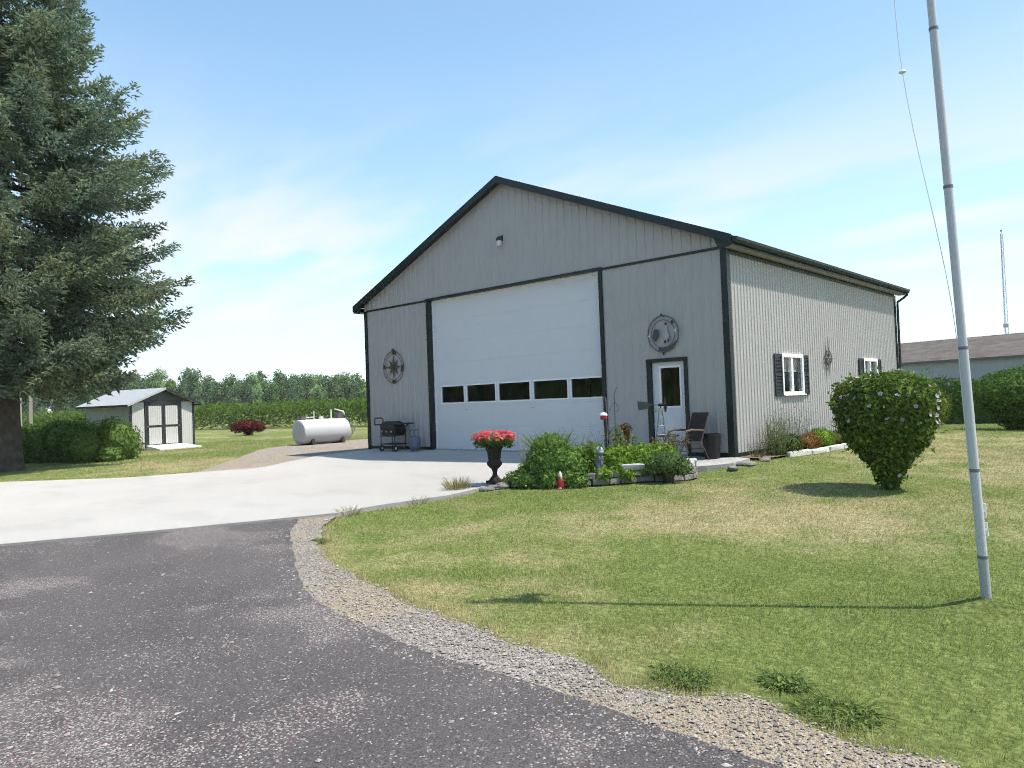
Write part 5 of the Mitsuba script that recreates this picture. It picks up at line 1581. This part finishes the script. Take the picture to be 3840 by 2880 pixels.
part(k, "hook", M((0.06, 0.06, 0.065)).tube([(hx, hy, 1.22), (hx + .05, hy + .045, 1.14), (hx + .055, hy + .05, 1.06), (hx + .02, hy + .02, 1.03)], .005, 6).tube([(hx, hy, 1.22), (hx - .05, hy - .045, 1.12), (hx - .07, hy - .06, 1.05)], .005, 6), "metal")
k = thing("rusty_pot", "rust brown pot with wilted blooms behind the sprig plant", "pot")
part(k, "pot", M((0.10, 0.045, 0.028)).lathe([(0, .50), (.05, .50), (.075, .66), (.07, .66), (0, .64)], (11.60, -2.62, 0), 16), "matte")
part(k, "stand", M((0.05, 0.045, 0.04)).tube([(11.60, -2.62, .05), (11.60, -2.62, .5)], .012, 6), "metal")
P_, N_ = on_lobes([((11.60, -2.62, .72), (.11, .11, .10))], 260, 691, lo=.3)
part(k, "blooms", leaves(P_, N_, .035, palette(260, [(0.13, .05, .025), (.08, .035, .02), (.10, .09, .03)], 692), 693, .6), "leafy", kind="stuff")

k = thing("garden_windmill", "small ornamental metal windmill tower in front of the entry door", "windmill")
wx, wy, wz = 11.80, -1.69, 0.02
mt = (0.30, 0.33, 0.36)
d_ = np.array([0.737, 0.676, 0])
e_ = np.array([-0.676, 0.737, 0])
feet = [np.array([wx, wy, wz]) + d_ * a * .15 + e_ * b * .15 for a, b in ((-1, -1), (1, -1), (1, 1), (-1, 1))]
tops = [np.array([wx, wy, 1.06]) + d_ * a * .025 + e_ * b * .025 for a, b in ((-1, -1), (1, -1), (1, 1), (-1, 1))]
for a, b in zip(feet, tops):
    part(k, "leg", M(mt).tube([a, b], .009, 6), "metal")
m = M(mt)
for lv in range(6):
    t0, t1 = lv / 6, (lv + 1) / 6
    for i in range(4):
        j = (i + 1) % 4
        m.tube([feet[i] * (1 - t0) + tops[i] * t0, feet[j] * (1 - t1) + tops[j] * t1], .0045, 4)
        m.tube([feet[i] * (1 - t1) + tops[i] * t1, feet[j] * (1 - t1) + tops[j] * t1], .0045, 4)
part(k, "lattice", m, "metal", kind="stuff")
hub = np.array([wx, wy, 1.13])
part(k, "hub", M((0.04, 0.042, 0.045)).tube([hub - d_ * .05, hub + d_ * .09], .03, 12).tube([hub - [0, 0, .07], hub], .012, 6), "metal")
tb = M((0.06, 0.06, 0.065)).tube([hub - d_ * .05, hub - d_ * .27], .007, 6)
tk_ = part(k, "tail_rod", tb, "metal")
part(k, "tail_vane", M((0.07, 0.07, 0.078)).prism([(-.24, .055), (-.46, .085), (-.44, -.10), (-.24, -.07)], hub - e_ * .003, d_, EZ, e_, .006), "metal")
for i in range(10):
    a = i * math.pi / 5
    q = e_ * math.cos(a) + EZ * math.sin(a)
    s_ = -e_ * math.sin(a) + EZ * math.cos(a)
    o = hub + d_ * .09
    v = [o + q * .03 - s_ * .008 + d_ * .004, o + q * .03 + s_ * .008 - d_ * .004, o + q * .15 + s_ * .03 - d_ * .012, o + q * .15 - s_ * .03 + d_ * .012]
    part(k, "blade", M((0.07, 0.07, 0.078)).add(v, [(0, 1, 2, 3)]), "metal")

# ------------------------------------------------------------------ patio chair, side table, bin
k = thing("patio_chair", "brown sling patio chair with bronze metal frame beside the entry door", "chair")
pcx, pcy = 11.80, -0.72
pz_ = float(gc(pcx, pcy))
Rz = rotz(math.radians(250))             # faces left along the wall


def pc(x, y, z):
    return Rz @ np.array([x, y, 0]) + np.array([pcx, pcy, pz_ + z])


br, sl_ = (0.17, 0.13, 0.10), (0.050, 0.036, 0.032)
for s in (-1, 1):
    y = s * .27
    part(k, "side_frame", M(br).tube([pc(.27, y, 0), pc(.22, y, .22), pc(.26, y, .40), pc(.24, y, .60), pc(.12, y, .64), pc(-.20, y, .62), pc(-.26, y, .60)], .013, 7), "metal")
    part(k, "rear_leg", M(br).tube([pc(-.34, y, 0), pc(-.22, y, .25), pc(-.10, y, .40)], .013, 7), "metal")
    part(k, "armrest", M((0.20, 0.155, 0.12)).tube([pc(.26, y, .63), pc(.10, y, .655), pc(-.22, y, .63)], [.016, .022, .016], 7), "metal")
    part(k, "back_post", M(br).tube([pc(-.14, y * .93, .36), pc(-.26, y * .93, .62), pc(-.40, y * .93, .98)], .012, 7), "metal")
part(k, "stretcher", M(br).tube([pc(-.22, -.27, .25), pc(-.22, .27, .25)], .010, 6).tube([pc(.22, -.27, .22), pc(.22, .27, .22)], .010, 6), "metal")
sv = [pc(x, y, z) for x, z in ((.25, .42), (.10, .40), (-.14, .37)) for y in (-.25, .25)]
part(k, "seat", M(sl_).add(sv + [q - [0, 0, .012] for q in sv], [(0, 2, 3, 1), (2, 4, 5, 3), (6, 7, 9, 8), (8, 9, 11, 10), (0, 1, 7, 6), (0, 6, 8, 2), (2, 8, 10, 4), (1, 3, 9, 7), (3, 5, 11, 9)]), "matte")
bvv = [pc(x, y, z) for x, z in ((-.15, .40), (-.26, .64), (-.40, .99)) for y in (-.25, .25)]
off_ = Rz @ np.array([-.012, 0, 0])
part(k, "backrest", M(sl_).add(bvv + [q + off_ for q in bvv], [(0, 1, 3, 2), (2, 3, 5, 4), (6, 8, 9, 7), (8, 10, 11, 9), (0, 2, 8, 6), (2, 4, 10, 8), (1, 7, 9, 3), (3, 9, 11, 5), (4, 5, 11, 10)]), "matte")
k = thing("side_table", "small round bronze side table between the windmill and the patio chair", "table")
tbx, tby = 11.30, -0.62
part(k, "tabletop", M((0.10, 0.085, 0.075)).lathe([(0, .50), (.23, .50), (.24, .51), (.24, .525), (.23, .53), (0, .53)], (tbx, tby, pz_), 28), "metal")
for i in range(3):
    a = i * 2.094 + .4
    part(k, "leg", M(br).tube([(tbx + .16 * math.cos(a), tby + .16 * math.sin(a), pz_ + .5), (tbx + .10 * math.cos(a), tby + .10 * math.sin(a), pz_ + .25), (tbx + .21 * math.cos(a), tby + .21 * math.sin(a), pz_)], .010, 6), "metal")
k = thing("waste_bin", "black bin against the wall behind the patio chair", "bin")
wbx, wby = 12.12, -0.26
part(k, "tub", M((0.014, 0.015, 0.016)).lathe([(0, 0), (.15, 0), (.19, .50), (.20, .51), (.20, .54), (.18, .54), (.17, .5), (0, .48)], (wbx, wby, pz_), 24), "painted")
part(k, "handle", M((0.02, 0.02, 0.02)).tube([(wbx - .20, wby, pz_ + .46), (wbx - .235, wby, pz_ + .44), (wbx - .235, wby, pz_ + .40), (wbx - .195, wby, pz_ + .38)], .010, 6), "painted")

# ------------------------------------------------------------------ bed along the side wall
KERB = [(13.05, 1.35), (13.18, 2.1), (13.24, 3.0), (13.26, 4.2), (13.24, 5.4), (13.18, 6.6), (13.1, 7.8)]
sb = Polygon([(BW + .03, 0.05), (13.0, .3), (13.05, 1.35)] + KERB[1:] + [(BW + .03, 8.2)])
struct("side_bed", sheet(sb, lambda x, y: glawn(x, y) + .035 + .03 * nz(x, y, 4, 3), .25), "soil", "soil of the planting bed along the side wall")
kk = thing("bed_kerb", "low white kerb curving along the side wall bed", "kerb")
kp = resample(KERB, .01)
for i in range(7):
    a, b = kp[int(i / 7 * (len(kp) - 1))], kp[int((i + 1) / 7 * (len(kp) - 1))]
    c = (a + b) / 2
    v, f, cc = stone_mesh((*c, float(glawn(*c)) + .055), b - a, np.linalg.norm(b - a) - .03, .12, .13, 720 + i, .02)
    part(kk, "kerb_stone", (v, f, cc * 0 + [.48, .47, .44]), "matte")
SBZ = float(glawn(12.9, 2.0)) + .04
k = thing("tall_airy_plant", "tall airy yellow green plant at the left end of the side bed", "plant")
bush(k, [((12.85, 1.25, SBZ + .42), (.24, .34, .38)), ((12.80, 1.05, SBZ + .20), (.20, .28, .24))], 800, .055, [(0.16, 0.20, 0.075), (0.20, .23, .12), (.10, .14, .04)], 731, aspect=.3, core_scale=0, lo=.2)
blades(k, (12.85, 1.2, SBZ), .5, .95, 90, .008, [(0.14, 0.17, 0.07), (.2, .22, .12)], 733, .4, "stems")
k = thing("grey_sage_plant", "spindly grey green sage like plant behind the rust orange one", "plant")
tips = blades(k, (12.82, 2.25, SBZ), .75, 1.0, 130, .007, [(0.17, 0.20, 0.14), (.22, .24, .18)], 741, .5, "stems")
P_ = tips[rng(742).integers(len(tips), size=520)] * [1, 1, 1] + rng(743).normal(size=(520, 3)) * [.07, .10, .16] - [0, 0, .12]
part(k, "foliage", leaves(P_, rng(744).normal(size=(520, 3)), .04, palette(520, [(0.16, .20, .13), (.22, .25, .18), (.10, .13, .07)], 745), 746, .35), "leafy", kind="stuff")
k = thing("dark_leafy_plant", "dark green leafy plant with small orange blooms before the rust orange one", "plant")
bush(k, [((12.92, 1.75, SBZ + .20), (.28, .36, .24)), ((12.85, 1.35, SBZ + .12), (.22, .26, .16))], 1100, .06, [(0.045, 0.075, 0.024), (0.07, 0.11, 0.03)], 751, aspect=.4)
P_, N_ = on_lobes([((12.92, 1.7, SBZ + .20), (.28, .42, .22))], 60, 753)
part(k, "blooms", leaves(P_ + N_ * .03, N_, .04, palette(60, [(0.42, .16, .04), (.5, .3, .06)], 754), 755, .7), "leafy", kind="stuff")
k = thing("rust_orange_plant", "rust orange mound of drooping leaves in the side bed", "plant")
bush(k, [((12.98, 2.55, SBZ + .17), (.26, .40, .22)), ((12.95, 2.95, SBZ + .22), (.22, .25, .20))], 1300, .075, [(0.26, 0.11, 0.035), (0.18, 0.09, 0.03), (.13, .12, .035)], 761, aspect=.3, droop=.7)
k = thing("lime_mound_plant", "bright lime green mound in the side bed beside the rust orange plant", "plant")
bush(k, [((12.95, 3.55, SBZ + .20), (.30, .52, .28))], 1800, .06, [(0.15, 0.26, 0.03), (0.11, 0.20, 0.025)], 771, aspect=.3, droop=.3)
k = thing("olive_shrub", "low olive brown shrub at the far end of the side bed", "plant")
bush(k, [((12.92, 4.9, SBZ + .14), (.30, .62, .24)), ((12.92, 5.9, SBZ + .12), (.30, .60, .24))], 2000, .055, [(0.10, 0.095, 0.035), (0.14, .12, .05), (.07, .08, .03)], 781, aspect=.4)
k = thing("side_bed_weed", "wispy weed at the dark corner trim of the garage", "plant")
blades(k, (12.75, .45, SBZ - .02), .35, .42, 50, .008, [(0.10, 0.12, 0.06), (.16, .15, .09)], 785, .5, "stems")

# ------------------------------------------------------------------ grass blades and loose stones
paved = shapely.unary_union([asph, strip, pad, yard, bed.buffer(.10), sb, Polygon([(-.02, -.02), (BW + .04, -.02), (BW + .04, BL), (-.02, BL)])])
shapely.prepare(paved)
stripb = strip.buffer(0.01)


def in_view(x, y, z, margin=1.5):
    d = np.stack([x, y, z], -1) - CAM
    w = d @ FW
    tx_ = 1920 / FPX * margin
    return (w > 1.0) & (np.abs(d @ RT) < w * tx_) & (np.abs(d @ UP) < w * tx_ * .78)


def grass_zone(x0, x1, y0, y1, dmin, dmax, dens, seed):
    r = rng(seed)
    n = int((x1 - x0) * (y1 - y0) * dens)
    x, y = x0 + (x1 - x0) * r.random(n), y0 + (y1 - y0) * r.random(n)
    d = np.hypot(x - CAM[0], y - CAM[1])
    edge = .5 * (dmax - dmin) * .15
    lo, hi = dmin + edge * r.normal(size=n) * .5, dmax + edge * r.normal(size=n) * .5
    k = (d >= lo) & (d < hi)
    x, y, d = x[k], y[k], d[k]
    k = in_view(x, y, np.full(len(x), -.35))
    x, y, d = x[k], y[k], d[k]
    k = ~shapely.contains_xy(paved, x, y)
    return x[k], y[k], d[k]


zones = [grass_zone(12, 24, -12, -3, 0, 7.5, 4200, 801), grass_zone(8, 30, -11, 8, 7.5, 13, 1500, 802), grass_zone(8, 34, -9, 14, 13, 22, 520, 803),
         grass_zone(6, 36, -2, 22, 22, 40, 130, 804), grass_zone(-26, 1, -14, 12, 18, 46, 200, 805)]
r = rng(806)                                  # straw that creeps into the gravel
n = 150000
x, y = 9.5 + 10.5 * r.random(n), -12 + 4.2 * r.random(n)
k = shapely.contains_xy(strip, x, y)
x, y = x[k], y[k]
from_lawn = shapely.distance(shapely.LineString(ge), shapely.points(x, y))
k = r.random(len(x)) < .75 * np.exp(-(from_lawn / .24) ** 2) * sst(.36, .56, nz(x, y, 1.7, 3, 5.0))
x, y = x[k], y[k]
zones.append((x, y, np.hypot(x - CAM[0], y - CAM[1])))
n_in = len(x)
gx_, gy_, gd_ = (np.concatenate(q) for q in zip(*zones))
r = rng(810)
n = len(gx_)
dryv = dry_np(gx_, gy_)
es = shapely.distance(stripb, shapely.points(gx_, gy_))
ep = shapely.distance(pad, shapely.points(gx_, gy_))
rim = np.exp(-(es / .16) ** 2) * (.35 + .65 * (nz(gx_, gy_, 2.2, 2, 9.0) > .47))
rim = np.maximum(rim, .6 * np.exp(-(ep / .10) ** 2) * (nz(gx_, gy_, 1.7, 2, 4.0) > .5))
dd_ = np.clip(dryv * dryv * (3 - 2 * dryv) + .9 * rim, 0, 1)
dd_[n - n_in:] = .93
isdry = (r.random(n) < dd_)[:, None]
gcol = palette(n, [(0.221, 0.307, 0.074), (0.336, 0.436, 0.121), (0.286, 0.336, 0.135), (0.143, 0.200, 0.051)], 811, .10)
tcol = palette(n, [(0.472, 0.416, 0.213), (0.595, 0.539, 0.326), (0.370, 0.348, 0.146), (0.405, 0.297, 0.146)], 812, .10)
col = np.where(isdry, tcol, gcol * (1 - .35 * dd_[:, None]) + tcol * .35 * dd_[:, None])
clump = nz(gx_, gy_, 3.0, 3, 2.0)
hgt = (0.015 + 0.026 * clump + .018 * (rim > .4)) * np.exp(.28 * r.normal(size=n)) * (1 + .018 * np.clip(gd_ - 6, 0, 24))
wid = (0.0026 + 0.00055 * gd_) * np.exp(.2 * r.normal(size=n))
a = r.random(n) * 6.283
lean_ = hgt[:, None] * np.column_stack([np.cos(a), np.sin(a)]) * (.25 + .9 * r.random((n, 1)))
gz_ = glawn(gx_, gy_) - .006
s_ = np.column_stack([-np.sin(a + .8), np.cos(a + .8)]) * wid[:, None] * .5
base = np.column_stack([gx_, gy_])
v = np.stack([np.column_stack([base - s_, gz_]), np.column_stack([base + s_, gz_]), np.column_stack([base + lean_, gz_ + hgt])], 1).reshape(-1, 3)
f = np.arange(3 * n).reshape(-1, 3)
gk = thing("grass", "mown green and straw coloured grass blades covering the lawn", "grass", kind="stuff")
whole(gk, (v, f, np.repeat(np.clip(col, .004, .8), 3, 0)), "leafy")
print("grass blades", n)


def pebbles(x, y, z, size, col, seed):
    r = rng(seed)
    n = len(x)
    o = np.array([(1, 0, 0), (-1, 0, 0), (0, 1, 0), (0, -1, 0), (0, 0, 1), (0, 0, -1)], float)
    fo = np.array([(0, 2, 4), (2, 1, 4), (1, 3, 4), (3, 0, 4), (2, 0, 5), (1, 2, 5), (3, 1, 5), (0, 3, 5)])
    s = size[:, None, None] * np.exp(.25 * r.normal(size=(n, 6, 1)))
    a = r.random(n) * 6.283
    c, q = np.cos(a)[:, None], np.sin(a)[:, None]
    w = o[None] * s * np.array([1.25, .95, .62])
    v = np.stack([w[..., 0] * c - w[..., 1] * q, w[..., 0] * q + w[..., 1] * c, w[..., 2]], -1) + np.stack([x, y, z], -1)[:, None]
    f = (fo[None] + (np.arange(n) * 6)[:, None, None]).reshape(-1, 3)
    return v.reshape(-1, 3), f, np.repeat(col, 6, 0)


def scatter(poly, n, seed, dmax, keepfn=None):
    r = rng(seed)
    x0, y0, x1, y1 = poly.bounds
    x0, x1, y0, y1 = max(x0, 4), min(x1, 26), max(y0, -15), min(y1, -5)
    x, y = x0 + (x1 - x0) * r.random(n), y0 + (y1 - y0) * r.random(n)
    d = np.hypot(x - CAM[0], y - CAM[1])
    k = (d < dmax) & in_view(x, y, np.full(n, -.33)) & (r.random(n) < np.clip(5.0 / d, 0, 1) ** 1.3)
    x, y = x[k], y[k]
    k = shapely.contains_xy(poly, x, y)
    x, y = x[k], y[k]
    if keepfn is not None:
        k = r.random(len(x)) < keepfn(x, y)
        x, y = x[k], y[k]
    return x, y


x, y = scatter(strip.buffer(.04), 150000, 821, 13)
n = len(x)
sz_ = .0054 * np.exp(.42 * rng(822).normal(size=n))
pk = thing("loose_gravel", "loose grey gravel stones along the edge of the asphalt", "gravel", kind="stuff")
whole(pk, pebbles(x, y, gc(x, y) - .034 + sz_ * .2, sz_, palette(n, [(0.218, 0.203, 0.190), (0.360, 0.338, 0.316), (0.131, 0.115, 0.115), (0.296, 0.234, 0.180), (0.459, 0.437, 0.414)], 823, .12), 824), "matte")
print("gravel", n)
x, y = scatter(asph, 230000, 831, 12, lambda x, y: .10 + .9 * sst(.50, .66, nz(x, y, .9, 4, 2.0)))
n = len(x)
sz_ = .0042 * np.exp(.45 * rng(832).normal(size=n))
pk = thing("loose_chippings", "pale and reddish stone chippings lying loose on the asphalt", "gravel", kind="stuff")
whole(pk, pebbles(x, y, gc(x, y) - .030 + sz_ * .25, sz_, palette(n, [(0.30, .28, .265), (.17, .145, .15), (.42, .40, .38), (.16, .095, .095)], 833, .12), 834), "matte")
print("chippings", n)


def clump_thing(name, label, x, y, spread, h, n, width, cols, seed, lean=.9):
    k = thing(name, label, "weeds" if "weed" in name else "grass")
    blades(k, (x, y, float(glawn(x, y)) - .01), spread, h, n, width, cols, seed, lean)
    return k


WEED = [(0.115, 0.175, 0.045), (0.18, 0.26, 0.075), (0.23, .28, .11)]
for i, (x, y, s_, h, lab) in enumerate([(17.28, -10.62, .34, .10, "dark green weed clump at the gravel edge farthest from the flagpole"), (17.75, -10.33, .26, .07, "low green weed clump at the gravel edge between two larger ones"),
                                        (18.12, -10.55, .40, .09, "widest dark green weed clump at the gravel edge nearest the camera"), (11.55, -9.35, .20, .08, "small green weed tuft where gravel meets the far lawn corner")]):
    k = thing("weed_clump", lab, "weeds")
    q = np.array([x, y, float(glawn(x, y))])
    blades(k, q, s_ * .8, h * .5, 200, .005, WEED, 850 + i * 7, .55)
    r = rng(851 + i * 7)
    a, rr_ = r.random(500) * 6.28, np.sqrt(r.random(500)) * s_ * .55
    P_ = np.column_stack([x + rr_ * np.cos(a), y + rr_ * np.sin(a) * .7, q[2] + .015 + h * .4 * r.random(500) * (1 - (rr_ / s_) ** 2)])
    part(k, "leaves", leaves(P_, np.column_stack([np.cos(a) * .4, np.sin(a) * .4, np.ones(500)]), .026, palette(500, WEED, 852 + i * 7), 853 + i * 7, .5), "leafy", kind="stuff")
DRYC = [(0.40, 0.33, 0.15), (0.30, .25, .11), (.22, .24, .08)]
clump_thing("dry_grass_tuft", "tall straw yellow grass tuft at the concrete edge left of the urn", 9.80, -5.35, .42, .30, 240, .008, DRYC, 871, .5)
clump_thing("dry_grass_tuft", "small russet dry grass tuft where the concrete, gravel and lawn meet", 10.02, -7.82, .3, .17, 90, .006, [(0.34, 0.22, 0.11), (.28, .22, .1)], 875, .55)
clump_thing("dry_grass_tuft", "lone thin dry grass tuft on the concrete edge midway to the urn", 10.15, -6.55, .3, .16, 50, .006, DRYC, 879, .5)

# ------------------------------------------------------------------ a little summer haze
scene["air"] = {"type": "homogeneous", "albedo": {"type": "rgb", "value": [0.95, 0.95, 0.95]}, "sigma_t": 0.00025}
scene["haze"] = {"type": "cube", "to_world": T().translate([0, 0, 14.5]).scale([2650, 2650, 16]), "bsdf": {"type": "null"}, "interior": {"type": "ref", "id": "air"}}
labels["haze"] = {"kind": "stuff", "label": "thin summer haze in the air", "category": "haze"}
scene["camera"]["medium"] = {"type": "ref", "id": "air"}
